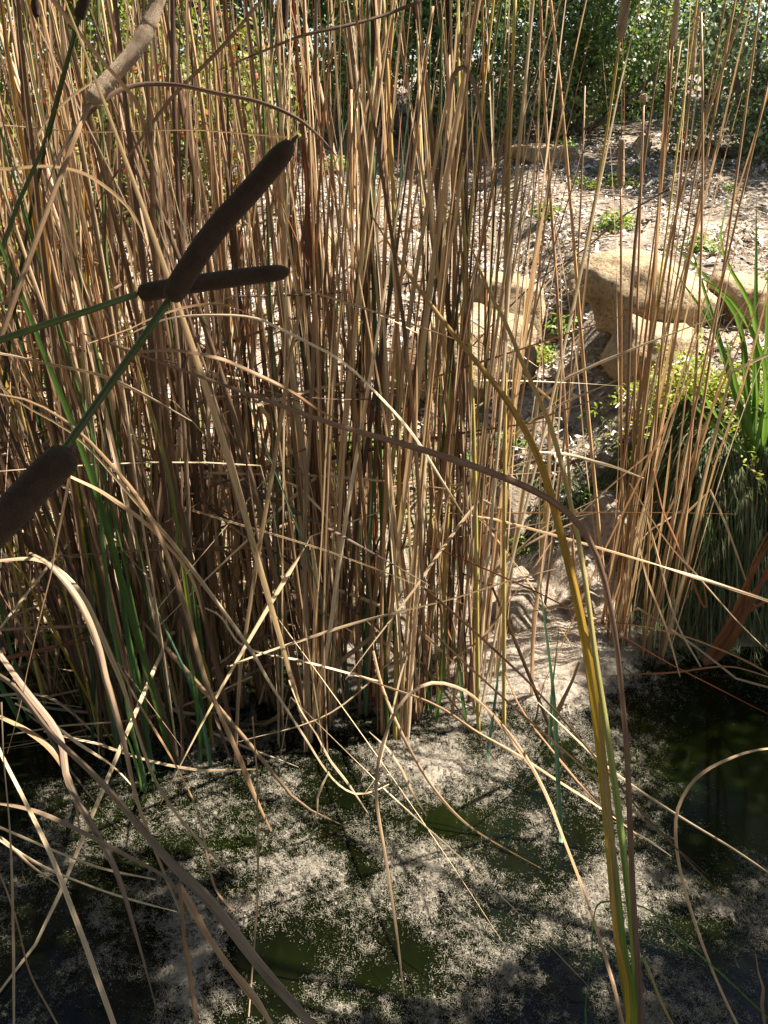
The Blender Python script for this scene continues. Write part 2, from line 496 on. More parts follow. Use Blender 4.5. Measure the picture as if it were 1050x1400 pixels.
def G(px, py, n=400):
    """where the ray of a picture point meets the ground or the water"""
    d = ray(px, py)
    t = np.linspace(1.0, 14.0, 2600)
    P = CAM + d[None, :] * t[:, None]
    h = np.maximum(ground_h(P[:, 0], P[:, 1]), 0)
    k = np.argmax(P[:, 2] < h)
    return P[k] if P[k, 2] < h[k] else P[-1]

def axis(fine0, fine1, step, far):
    a = np.arange(fine0, fine1, step)
    out = [a]
    s, v = step, fine1
    r = []
    while v < far[1]:
        r.append(v); s *= 1.18; v += s
    r.append(far[1])
    s, v = step, fine0
    l = []
    while v > far[0]:
        s *= 1.18; v -= s; l.append(max(v, far[0]))
    return np.concatenate((np.array(l[::-1]), a, np.array(r)))

gx = axis(-3.5, 4.0, 0.05, (-150, 150))
gy = axis(0.6, 8.0, 0.05, (-60, 220))
X, Y = np.meshgrid(gx, gy)
Z = ground_h(X, Y)
nearbank = sstep(-0.1, -1.2, Y - 0.35)           # the viewer's own bank, behind the camera
Z = Z * (1 - nearbank) + nearbank * (0.25 + 0.1 * (fbm(X, Y, 3) - 0.5))
nx_, ny_ = len(gx), len(gy)
ii = (np.arange(ny_ - 1)[:, None] * nx_ + np.arange(nx_ - 1)[None, :]).ravel()
gF = np.stack((ii, ii + 1, ii + nx_ + 1, ii + nx_), -1)
ground = mesh_obj('ground', np.stack((X.ravel(), Y.ravel(), Z.ravel()), -1), gF, M['ground'])
tag(ground, kind='structure')
wv = np.array([(-9, -0.9, 0), (9, -0.9, 0), (9, 3.6, 0), (-9, 3.6, 0)], float)
water = mesh_obj('pond_water', wv, np.array([[0, 1, 2, 3]]), M['water'])
tag(water, kind='structure')

# ------------------------------------------------------------------ leaf litter on the slope (uncountable chips)
def quads_cloud(P, A, Bv, bend):
    """one bent chip per row: centre P, half-axes A and Bv, bend vector"""
    n = len(P)
    V = np.empty((n, 6, 3))
    V[:, 0] = P - A - Bv * 0.5; V[:, 1] = P - A + Bv * 0.5
    V[:, 2] = P + Bv + bend; V[:, 3] = P - Bv + bend
    V[:, 4] = P + A + Bv * 0.35; V[:, 5] = P + A - Bv * 0.35
    k = np.arange(n)[:, None] * 6
    F = np.concatenate((k + np.array([0, 1, 2, 3]), k + np.array([3, 2, 4, 5])))
    return V.reshape(-1, 3), F

def litter(n, x0, x1, y0, y1, lmin, lmax, seed):
    r = np.random.default_rng(seed)
    x = r.uniform(x0, x1, n); y = y0 + (y1 - y0) * r.random(n) ** 1.1
    d = y - shore(x)
    right = sstep(0.78, 1.2, x)
    k = (d > 0.32 + 0.12 * right) & (r.random(n) < 0.06 + 1.0 * sstep(0.32, 0.62, fbm(x * 2.6, y * 2.6, 77)))
    x, y = x[k], y[k]; n = len(x)
    z = ground_h(x, y) + r.uniform(0.0, 0.028, n)
    az = r.uniform(0, 2 * math.pi, n); tilt = r.normal(0, 0.38, n)
    l = r.uniform(lmin, lmax, n); w = l * r.uniform(0.16, 0.5, n)
    A = np.stack((np.cos(az) * np.cos(tilt), np.sin(az) * np.cos(tilt), np.sin(tilt)), -1)
    roll = r.normal(0, 0.5, n)
    B = np.stack((-np.sin(az) * np.cos(roll), np.cos(az) * np.cos(roll), np.sin(roll)), -1)
    N = norm(np.cross(A, B))
    V, F = quads_cloud(np.stack((x, y, z), -1), A * (l / 2)[:, None], B * (w / 2)[:, None], N * (l * r.uniform(-0.22, 0.22, n))[:, None])
    return V, F, np.repeat(r.random(n), 6)

V1, F1, r1 = litter(110000, -3.2, 4.2, 2.75, 8.6, 0.010, 0.050, 1)
V2, F2, r2 = litter(2600, -3.0, 4.2, 2.8, 7.4, 0.06, 0.11, 2)
lit = mesh_obj('leaf_litter', np.vstack((V1, V2)), np.vstack((F1, F2 + len(V1))), M['litter'], attrs={'rnd': np.concatenate((r1, r2))}, smooth=False)
tag(lit, 'pale dry leaf litter and bark chips covering the slope', None, None, 'stuff')

# ------------------------------------------------------------------ boulders
def icosphere(sub):
    import bmesh
    bm = bmesh.new()
    bmesh.ops.create_icosphere(bm, subdivisions=sub, radius=1.0)
    V = np.array([v.co[:] for v in bm.verts]); F = np.array([[v.index for v in f.verts] for f in bm.faces])
    bm.free()
    return V, F
ICO_V, ICO_F = icosphere(5)

def noise3(V, s, seed):
    return (vnoise(V[:, 0] * s + seed, V[:, 1] * s - seed * 1.7, seed) + vnoise(V[:, 1] * s + 9 + seed, V[:, 2] * s, seed + 1) + vnoise(V[:, 2] * s - seed, V[:, 0] * s + 4, seed + 2)) / 3 - 0.5

def boulder(name, px, py, wpx, hpx, depth, seed, mat, label, cat='boulder', sink=0.25, facets=12, rot=0.0, tilt=0.0, group=None, under=0.0):
    """px, py: foot of the stone in the picture; wpx, hpx: its width and height there"""
    g = G(px, py)
    dist = np.dot(g - CAM, FWD)
    sx, sz = wpx * dist / FPX / 2, hpx * dist / FPX / (2 - 2 * sink)
    sy = sx * depth
    r = np.random.default_rng(seed)
    V = ICO_V.copy()
    D = np.full(len(V), 1.0)
    for k in range(facets):                      # planes cut the ball into worn facets
        nrm = r.normal(size=3); nrm /= np.linalg.norm(nrm)
        if k == 0: nrm = np.array((0.1, -0.15, 1.0)); nrm /= np.linalg.norm(nrm)
        off = r.uniform(0.48, 0.80)
        c = V @ nrm
        D = np.minimum(D, np.where(c > 1e-3, off / np.maximum(c, 1e-3), 9))
    D = np.minimum(D, 0.97)
    V = V * D[:, None]
    V *= (1 + 0.30 * noise3(V, 2.1, seed) + 0.14 * noise3(V, 5.0, seed + 5) + 0.07 * noise3(V, 13, seed + 9) + 0.035 * noise3(V, 34, seed + 13))[:, None]
    V = V * np.array((sx, sy, sz)) / 0.74
    if under:
        V[:, :2] *= (1 - under * sstep(0.35, -0.5, V[:, 2:] / sz))
    c, s = math.cos(tilt), math.sin(tilt)
    V = V @ np.array([[c, 0, -s], [0, 1, 0], [s, 0, c]])
    c, s = math.cos(rot), math.sin(rot)
    V = V @ np.array([[c, s, 0], [-s, c, 0], [0, 0, 1]])
    loc = g + np.array((0, sy * 0.55, sz * (1 - 2 * sink)))
    o = mesh_obj(name, V + loc, ICO_F, mat, root=loc)
    return tag(o, label, cat, group)

boulder('boulder', 890, 454, 168, 104, 0.8, 3, M['rocktan'], 'large tan boulder with sunlit flat top and shaded undercut front', rot=0.2, tilt=0.03, under=0.16, sink=0.28)
boulder('boulder', 885, 500, 112, 74, 0.9, 19, M['rocktan'], 'low tan rock in front of the large undercut boulder', rot=-0.2, tilt=0.12, sink=0.42)
boulder('boulder', 1025, 445, 90, 68, 1.0, 12, M['rocktan'], 'rough brown rock behind the green sword-leaved plant', rot=0.5)
boulder('boulder', 700, 470, 96, 105, 0.8, 15, M['rocktan'], 'upright orange tan rock behind the thin stalks', rot=0.2)
boulder('boulder', 632, 560, 165, 150, 0.7, 21, M['rocktan'], 'broad smooth tan boulder below the upright rock', rot=-0.15)
boulder('boulder', 440, 392, 42, 88, 0.8, 27, M['rocktan'], 'small pale standing stone glimpsed through the thicket')
boulder('boulder', 352, 655, 90, 105, 0.8, 31, M['rocktan'], 'pale tan rock half hidden behind the dense thicket')
boulder('boulder', 462, 860, 165, 165, 0.9, 36, M['rockgrey'], 'rounded grey boulder crossed by stalk shadows at the waterline', rot=0.3)
boulder('boulder', 588, 622, 26, 62, 0.9, 41, M['rocktan'], 'small oval reddish stone standing among the stalks', 'stone')
boulder('boulder', 878, 212, 30, 30, 0.9, 44, M['rocktan'], 'small round pale stone below the shrubs', 'stone')
boulder('boulder', 752, 222, 96, 26, 0.6, 47, M['rocktan'], 'long low tan stone at the foot of the shrubs', 'stone', rot=-0.1)
boulder('boulder', 972, 216, 34, 22, 0.9, 52, M['rocktan'], 'small half buried stone in the shade of the shrub', 'stone')
boulder('boulder', 822, 400, 62, 40, 0.9, 55, M['rocktan'], 'small brown rock leaning on the large undercut boulder')
boulder('boulder', 705, 735, 78, 66, 0.9, 61, M['rockgrey'], 'fluff covered stone on the muddy bank behind the bent leaves', 'stone')
boulder('boulder', 833, 745, 92, 70, 0.9, 64, M['rockgrey'], 'fluff covered stone behind the sparse clump of stalks', 'stone')
boulder('boulder', 714, 872, 76, 82, 0.9, 67, M['rockgrey'], 'brown shaded stone standing in the drifted fluff', 'stone')
boulder('boulder', 800, 850, 60, 50, 0.9, 71, M['rockgrey'], 'dark wet stone under the bank of dead grass', 'stone')

# ------------------------------------------------------------------ floating fluff (uncountable)
BLOBS = [  # picture point, radius m, weight
    (740, 930, .20, 1.0), (690, 900, .15, .9), (800, 900, .16, .6), (620, 1045, .13, .5), (560, 1050, .10, .4), (440, 1215, .10, .45), (570, 1180, .10, .4),
    (590, 1245, .09, .5), (420, 965, .12, .55), (330, 1000, .1, .4), (250, 1010, .1, .2), (240, 1340, .07, .5), (330, 1080, .12, .4), (380, 1060, .1, .4), (690, 1060, .12, .3), (640, 1210, .1, .2), (890, 1220, .09, .45),
    (910, 1010, .07, .45), (240, 1200, .10, .25), (120, 1130, .1, .2), (420, 1330, .06, .2), (830, 1090, .08, .15), (500, 1140, .08, .3), (280, 1290, .07, .3),
    (480, 900, .2, .5), (560, 920, .2, .5), (880, 915, .09, .35), (640, 950, .16, .5),
    (490, 1190, .045, -.85), (475, 1160, .04, -.6), (620, 1120, .07, -.7), (690, 1135, .07, -.7), (390, 1300, .07, -.9), (330, 1315, .05, -.6), (560, 1320, .06, -.6), (510, 1340, .05, -.5),
    (700, 1180, .05, -.4), (790, 1150, .06, -.4), (1010, 1010, .18, -.75), (1010, 1100, .16, -.5), (930, 1060, .06, -.4), (60, 1010, .12, -1.0), (20, 1080, .09, -.6), (150, 1380, .06, -.5),
    (960, 1270, .06, -.3), (470, 1090, .04, -.5), (370, 1370, .05, -.6), (130, 960, .2, -.9), (1000, 940, .12, -.15), (550, 1290, .05, -.4), (860, 960, .05, -.3), (60, 1290, .05, -.3)]
BL = [(onwater(a, b)[:2], r, w) for a, b, r, w in BLOBS]

HEAPS = ((0.50, 2.75, .2, 1.2), (0.80, 2.62, .18, 1.0), (0.15, 2.65, .2, 1.0), (0.5, 2.35, .2, .8), (0.55, 2.55, .2, .8), (-0.15, 2.5, .15, .8), (0.3, 2.45, .15, .7), (0.66, 2.2, .13, .5))

def heaps(x, y):
    return sum(w * np.exp(-((x - cx) ** 2 + (y - cy) ** 2) / (q * q)) for cx, cy, q, w in HEAPS)

def fluff_broad(x, y):
    d = 0.46 + 1.0 * (fbm(x * 7.5, y * 7.5, 41, 5) - 0.5) + 0.3 * (fbm(x * 2.2, y * 2.2, 43, 3) - 0.5)
    for c, q, w in BL:
        d = d + w * 0.55 * np.exp(-((x - c[0]) ** 2 + (y - c[1]) ** 2) / (q * q))
    d = d + 0.5 * heaps(x, y)
    return d - 0.6 * sstep(2.55, 2.85, y) * (1 - sstep(-0.6, 0.0, x)) - 0.5 * sstep(-0.95, -1.35, x)

def fluff_lace(x, y):
    return 0.8 * (fbm(x * 30, y * 30, 45, 3) - 0.5) + 0.5 * (vnoise(x * 95, y * 95, 47) - 0.5) + 0.4 * (vnoise(x * 190, y * 190, 48) - 0.5)

def fluff_height(x, y, b_):
    return 0.001 + 0.016 * sstep(0.6, 1.1, b_) + 0.016 * sstep(0.4, 0.85, b_) * np.clip(1.8 * (fbm(x * 24, y * 24, 51, 3) - 0.28), 0, 1) + 0.045 * np.clip(heaps(x, y), 0, 1) * (0.4 + fbm(x * 13, y * 13, 57, 2))

# matted puffs
st = 0.0048
gx2 = np.arange(-1.35, 1.3, st); gy2 = np.arange(0.92, 3.1, st)
X2, Y2 = np.meshgrid(gx2, gy2)
B2 = fluff_broad(X2, Y2)
H2 = _hash(np.round(X2 / st), np.round(Y2 / st), 9) - 0.5
D2 = B2 + 0.6 * fluff_lace(X2, Y2) + 0.2 * H2
land = np.maximum(ground_h(X2, Y2), 0)
Z2 = land + fluff_height(X2, Y2, B2) * 0.9 + 0.003 * (vnoise(X2 * 110, Y2 * 110, 61) - 0.35) + 0.003 * H2 + 0.002
idx = (np.arange(len(gy2) - 1)[:, None] * len(gx2) + np.arange(len(gx2) - 1)[None, :])
ok = (D2[:-1, :-1] > 0.80) & (land[:-1, :-1] < 0.5)
q = idx[ok]
matF = np.stack((q, q + 1, q + len(gx2) + 1, q + len(gx2)), -1)
used = np.unique(matF); remap = np.full(X2.size, -1); remap[used] = np.arange(len(used))
matV = np.stack((X2.ravel(), Y2.ravel(), Z2.ravel()), -1)[used]
matr = np.clip(0.22 + 0.35 * sstep(0.75, 1.1, B2.ravel()[used]) + 0.5 * (fbm(matV[:, 0] * 40, matV[:, 1] * 40, 71, 4) - 0.5) + 0.5 * H2.ravel()[used] + 0.3 * np.clip(heaps(matV[:, 0], matV[:, 1]), 0, 1), 0, 1)

def flakes(n, seed, kind):
    r = np.random.default_rng(seed)
    x = r.uniform(-1.45, 1.5, n); y = r.uniform(0.9, 3.05, n)
    br = fluff_broad(x, y)
    lc = fluff_lace(x, y)
    land = np.maximum(ground_h(x, y), 0)
    if kind == 'film':
        p = 0.003 + 0.997 * sstep(0.16, 0.50, br + 0.55 * lc)
    elif kind == 'bit':
        p = sstep(0.44, 0.74, br + 1.0 * lc)
    else:
        p = sstep(0.42, 0.90, br + 0.6 * lc)
    k = (r.random(n) < p) & (land < 0.5) & ((land < 0.004) | (kind != 'film'))
    x, y, br, land = x[k], y[k], br[k], land[k]; n = len(x)
    hgt = fluff_height(x, y, br)
    az = r.uniform(0, 2 * math.pi, n); ti = r.normal(0, 0.3 if kind == 'film' else 0.6, n)
    if kind == 'film':
        z = 0.003 + 0.003 * r.random(n); l = r.uniform(0.0015, 0.0036, n); w = l * r.uniform(0.3, 0.8, n)
        rn = np.clip(0.03 + r.normal(0, 0.06, n) + 0.16 * sstep(0.35, 0.8, br), 0, 1)
    elif kind == 'bit':
        z = land + 0.003 + hgt * (0.45 + 0.6 * r.random(n)) + r.random(n) * 0.004; l = r.uniform(0.0015, 0.0042, n); w = l * r.uniform(0.3, 0.8, n)
        rn = np.clip(0.22 + r.normal(0, 0.16, n) + 0.4 * sstep(0.55, 1.0, br), 0, 1)
    else:
        z = land + 0.003 + hgt * (0.6 + 0.5 * r.random(n)) + r.random(n) * 0.006; l = r.uniform(0.007, 0.019, n); w = r.uniform(0.0004, 0.0008, n)
        rn = np.clip(0.42 + r.normal(0, 0.15, n) + 0.25 * sstep(0.6, 1.0, br), 0, 1)
    rn = np.clip(rn + 0.3 * np.clip(heaps(x, y), 0, 1), 0, 1)
    A = np.stack((np.cos(az) * np.cos(ti), np.sin(az) * np.cos(ti), np.sin(ti)), -1)
    ro = r.normal(0, 0.6, n)
    B = np.stack((-np.sin(az) * np.cos(ro), np.cos(az) * np.cos(ro), np.sin(ro)), -1)
    Nn = norm(np.cross(A, B))
    P = np.stack((x, y, np.maximum(z, land + 0.004)), -1)
    a_, b_ = A * (l / 2)[:, None], B * (w / 2)[:, None]
    if kind == 'fibre':
        V = np.stack((P - a_ - b_, P - a_ + b_, P + a_), 1).reshape(-1, 3)
        return V, np.arange(n * 3).reshape(-1, 3), np.repeat(rn, 3)
    up = Nn * (l * r.uniform(-0.45, 0.45, n))[:, None]
    V = np.stack((P - a_ + b_ * r.normal(0, .6, (n, 1)), P - b_ * r.uniform(.3, 1.5, (n, 1)) + up, P + a_ + b_ * r.normal(0, .6, (n, 1)), P + b_ * r.uniform(.3, 1.5, (n, 1)) + up * 0.6), 1).reshape(-1, 3)
    k4 = np.arange(n)[:, None] * 4
    return V, np.concatenate((k4 + np.array([0, 1, 2]), k4 + np.array([0, 2, 3]))), np.repeat(rn, 4)

parts = [flakes(520000, 4, 'film'), flakes(560000, 5, 'bit'), flakes(1500000, 6, 'fibre')]
fV, fF, fr_, off = [matV], [], [matr], len(matV)
for v_, f_, r_ in parts:
    fV.append(v_); fF.append(f_ + off); fr_.append(r_); off += len(v_)
print('fluff tris', len(matF) * 2 + sum(len(f) for f in fF))
fl = mesh_obj('cattail_fluff', np.vstack(fV), [remap[matF], np.vstack(fF)], M['fluff'], attrs={'rnd': np.concatenate(fr_)}, smooth=False)
tag(fl, 'pale shed cattail fluff floating in patches on the dark pond', None, None, 'stuff')

# ------------------------------------------------------------------ shrubs behind the slope
def shrub(name, x, y, rx, ry, h, n, leaf, mat, label, seed, group='shrubs beyond the slope', floor=0.05):
    r = np.random.default_rng(seed)
    z0 = float(ground_h(x, y))
    root = thing(name, (x, y, z0), label, 'shrub', group)
    # lobes of foliage of uneven size
    nl = 34
    lc = np.stack((r.normal(0, 0.48, nl) * rx, r.normal(0, 0.45, nl) * ry, r.uniform(0.04, 0.92, nl) * h), -1)
    lr = r.uniform(0.22, 0.46, nl) * min(rx, h * 0.75)
    pick = r.integers(0, nl, n)
    u = norm(r.normal(size=(n, 3)))
    rad = (0.35 + 0.65 * r.random(n) ** 0.45)
    P = lc[pick] + u * (lr[pick] * rad)[:, None]
    # sprays: shoots that break the outline
    sp = r.random(n) < 0.25
    P[sp] += norm(u[sp] + np.array((0, 0, 0.35))) * (r.random(sp.sum()) ** 2 * 0.28)[:, None]
    wz = P + np.array((x, y, z0))
    hit = ground_h(wz[:, 0], wz[:, 1]) + floor
    k = wz[:, 2] > hit
    P, u = P[k], u[k]; n = len(P)
    P = P + np.array((x, y, z0))
    N = norm(u * 0.7 + r.normal(0, 0.6, (n, 3)) + np.array((0.25, -0.25, 0.45)))
    A = norm(np.cross(N, r.normal(size=(n, 3))))
    B = np.cross(N, A)
    l = leaf * r.uniform(0.65, 1.3, n)
    V, F = quads_cloud(P, A * (l / 2)[:, None], B * (l * 0.27)[:, None], N * (l * r.uniform(-0.14, 0.14, n))[:, None])
    clump = np.clip(0.5 + 0.9 * (vnoise(P[:, 0] * 3 + P[:, 2] * 2, P[:, 1] * 3 + P[:, 2] * 3.7, seed) - 0.5) + r.normal(0, 0.2, n), 0, 1)
    mesh_obj('crown', V, F, mat, parent=root, root=(x, y, z0), attrs={'rnd': np.repeat(clump, 6)}, smooth=False)
    # branching trunk
    TV, TF, TL, off = [], [], [], 0
    for i in range(9):
        tgt = lc[i] + np.array((x, y, z0))
        mid = np.array((x, y, z0 + 0.02)) * 0.5 + tgt * 0.5 + r.normal(0, 0.08, 3)
        C = spline([(x + r.normal(0, .06), y + r.normal(0, .06), z0 - 0.05), mid, tgt], 8)
        v, f, lv = tube(C, np.linspace(0.028, 0.007, 8), 6)
        TV.append(v); TF += [ff + off for ff in f]; TL.append(lv); off += len(v)
    mesh_obj('trunk', np.vstack(TV), [np.vstack([f for f in TF if f.shape[1] == 4]), np.vstack([f for f in TF if f.shape[1] == 3])], M['bark'], parent=root, root=(x, y, z0))
    return root

shrub('shrub', 1.75, 8.6, 1.05, 0.8, 2.2, 26000, 0.040, M['shrubdark'], 'dark glossy leaved shrub at the top of the slope, behind the sparse stalks', 101)
shrub('shrub', 3.1, 7.55, 0.95, 0.8, 2.3, 30000, 0.040, M['shrubgrey'], 'broad grey green shrub shading the litter at the slope top', 102)
shrub('shrub', 0.2, 9.1, 1.0, 0.8, 2.2, 22000, 0.042, M['shrubdark'], 'dark shrub glimpsed through the middle of the thicket', 103)
shrub('shrub', -2.1, 6.8, 1.15, 0.9, 2.2, 18000, 0.046, M['shrubyellow'], 'sunlit yellow green shrub with red leaves behind the thicket', 104)
shrub('shrub', -3.6, 5.2, 1.0, 0.9, 2.4, 12000, 0.044, M['shrubyellow'], 'yellow green shrub past the far edge of the thicket', 105)
shrub('shrub', 4.7, 6.4, 1.0, 0.9, 2.6, 15000, 0.044, M['shrubdark'], 'dark shrub standing past the grassy bank', 106)
shrub('shrub', 2.6, 10.4, 1.5, 0.9, 3.2, 26000, 0.05, M['shrubdark'], 'tall dark shrub rising behind the grey green one', 107)
shrub('shrub', 0.7, 11.0, 1.5, 0.9, 3.2, 22000, 0.05, M['shrubdark'], 'tall dark shrub in the back row behind the sparse stalks', 113)
shrub('shrub', -1.5, 10.4, 1.5, 0.9, 3.2, 20000, 0.05, M['shrubdark'], 'tall dark shrub behind the one glimpsed through the thicket', 108)
shrub('shrub', -4.2, 8.8, 1.6, 1.0, 3.2, 18000, 0.055, M['shrubyellow'], 'tall pale green shrub behind the red leaved one', 109)
shrub('shrub', 5.0, 9.4, 1.6, 1.0, 3.4, 18000, 0.05, M['shrubgrey'], 'tall grey green shrub in the back row', 110)
shrub('shrub', -1.75, 4.15, 0.55, 0.45, 1.0, 5000, 0.036, M['shrubyellow'], 'low bright green bush close behind the dense thicket', 111, floor=0.03)

shrub('shrub', 2.45, 3.0, 0.5, 0.5, 1.2, 5000, 0.036, M['shrubgrey'], 'grey green bush out of view, added to shade the grassy bank', 112, group='bushes out of view added for shade')  # out of view, added to throw shade on the grassy bank
shrub('shrub', 2.35, 1.25, 0.55, 0.55, 1.55, 5000, 0.036, M['shrubdark'], 'dark bush out of view, added to shade the near pond corner', 113, group='bushes out of view added for shade')  # out of view, added to throw shade on the near right water

def tree(x, y, h, cr, n, leaf, mat, label, seed, low=0.12):
    r = np.random.default_rng(seed)
    z0 = float(ground_h(x, y)) if y > 0 else 0.2
    b = np.array((x, y, z0))
    root = thing('tree', b, label, 'tree', 'trees round the pond')
    nl = 30
    lc = np.stack((r.normal(0, 0.42, nl) * cr, r.normal(0, 0.42, nl) * cr, r.uniform(low, 0.95, nl) * h), -1)
    lr = r.uniform(0.3, 0.55, nl) * cr * 0.8
    pk = r.integers(0, nl, n); u = norm(r.normal(size=(n, 3)))
    P = b + lc[pk] + u * (lr[pk] * r.random(n) ** 0.45)[:, None]
    P = P[P[:, 2] > z0 + 0.15]; n = len(P)
    N = norm(r.normal(0, 0.6, (n, 3)) + np.array((0, 0, 0.5)))
    A = norm(np.cross(N, r.normal(size=(n, 3)))); B = np.cross(N, A)
    l = leaf * r.uniform(0.6, 1.3, n)
    V, F = quads_cloud(P, A * (l / 2)[:, None], B * (l * 0.3)[:, None], N * (l * 0.1)[:, None])
    mesh_obj('crown', V, F, mat, parent=root, root=b, attrs={'rnd': np.repeat(r.random(n), 6)}, smooth=False)
    TV, TF, off = [], [], 0
    for i in range(8):
        tgt = b + lc[i]
        C = spline([b + (0, 0, -.1), b + np.array((lc[i][0] * .2, lc[i][1] * .2, lc[i][2] * .45)), tgt], 9)
        v, f, lv = tube(C, np.linspace(0.13 if i == 0 else 0.07, 0.015, 9), 7)
        TV.append(v); TF += [ff + off for ff in f]; off += len(v)
    mesh_obj('trunk', np.vstack(TV), [np.vstack([f for f in TF if f.shape[1] == 4]), np.vstack([f for f in TF if f.shape[1] == 3])], M['bark'], parent=root, root=b)

for k, (x, y, h, cr, m_, lb) in enumerate([
        (-5.5, 13.0, 9.5, 3.4, 'shrubdark', 'tall dark tree far behind the thicket'), (-0.5, 13.0, 10.0, 3.6, 'shrubdark', 'tall tree behind the shrubs of the middle'), (4.5, 12.8, 10.0, 3.4, 'shrubdark', 'tall tree behind the grey green shrub'),
        (10.5, 13.5, 7.0, 3.0, 'shrubgrey', 'grey green tree in the far corner of the slope'), (6.6, 14.0, 13.0, 3.6, 'shrubdark', 'tallest dark tree beyond the grassy bank, added to block reflected sky'),  # the tallest is added to keep bright sky out of the water's reflection
        (-3.4, -2.8, 7.5, 2.6, 'shrubdark', 'unseen tree behind the viewer, added to cut sky light'), (-0.2, -3.6, 8.5, 2.6, 'shrubdark', 'largest unseen tree behind the viewer, added to cut sky light'), (3.2, -3.2, 7.5, 2.4, 'shrubdark', 'unseen tree at the near pond corner, added to cut sky light'),  # unseen near-bank trees, added to hold back ambient sky light
        (-3.9, 2.4, 8.5, 2.3, 'shrubdark', 'unseen tree past the thicket, added to cut sky light')]):  # unseen, crown raised overhead to hold back ambient sky light
    tree(x, y, h, cr, 20000 if y > 10 else 14000, 0.16, M[m_], lb, 200 + k, 0.45 if y == 2.4 else (0.25 if y < 0 else 0.12))

r = np.random.default_rng(404)
ob = np.array((3.6, 0.9, 0.2))
shade_tree = thing('tree', ob, 'unseen tree over the near pond corner, crown shaped to shade the foreground', 'tree', 'trees round the pond')  # unseen tree; crown lobes laid out to dapple the foreground around a lit pool
SHADE_LOBES = [(3.3, 1.2, 3.2, .7), (2.95, 1.9, 2.9, .38), (2.85, 2.45, 2.9, .32), (2.3, 1.1, 2.8, .32), (1.65, 1.0, 2.8, .3), (1.2, 1.55, 2.75, .3), (1.1, 1.2, 2.8, .34), (0.6, 1.1, 2.85, .34), (0.25, 0.95, 2.75, .28),
         (0.9, 0.7, 2.9, .4), (0.2, 0.5, 3.0, .4), (1.75, 0.75, 2.75, .36), (1.2, 1.0, 2.75, .3), (2.1, 0.9, 2.8, .32), (2.25, 1.3, 2.8, .26), (2.65, 1.3, 2.85, .3), (1.85, 1.22, 2.75, .22), (1.8, 0.8, 3.0, .45), (2.7, 0.8, 3.1, .5), (0.75, 1.8, 2.7, .22), (1.05, 2.25, 2.75, .17), (-0.3, 0.6, 3.0, .35), (3.0, 2.7, 2.8, .35)]
OP, OT, OF, off = [], [], [], 0
for k, (a, b_, c_, rr_) in enumerate(SHADE_LOBES):
    m_ = int(1500 * rr_ / 0.35)
    u = norm(r.normal(size=(m_, 3)))
    OP.append(np.array((a, b_, c_)) + u * (rr_ * r.random(m_) ** 0.45)[:, None] * np.array((1, 1, 0.7)))
    C = spline([ob + (0, 0, -0.1), ob + (-0.25, 0.1, 1.6), np.array((3.6 * .45 + a * .55, 0.9 * .45 + b_ * .55, 2.75)), np.array((a, b_, c_))], 12)
    v, f, lv = tube(C, np.concatenate((np.linspace(0.14, 0.06, 4), np.linspace(0.035, 0.006, 8))) * (1 if k == 0 else 0.7), 6)
    OT.append(v); OF += [ff + off for ff in f]; off += len(v)
OP = np.vstack(OP)
n = len(OP)
N = norm(r.normal(0, 0.6, (n, 3)) + np.array((0, 0, 0.7)))
A = norm(np.cross(N, r.normal(size=(n, 3)))); B = np.cross(N, A)
l = r.uniform(0.03, 0.06, n)
V, F = quads_cloud(OP, A * (l / 2)[:, None], B * (l * 0.28)[:, None], N * (l * 0.1)[:, None])
mesh_obj('crown', V, F, M['shrubdark'], parent=shade_tree, root=ob, attrs={'rnd': np.repeat(r.random(n), 6)}, smooth=False)
mesh_obj('trunk', np.vstack(OT), [np.vstack([f for f in OF if f.shape[1] == 4]), np.vstack([f for f in OF if f.shape[1] == 3])], M['bark'], parent=shade_tree, root=ob)

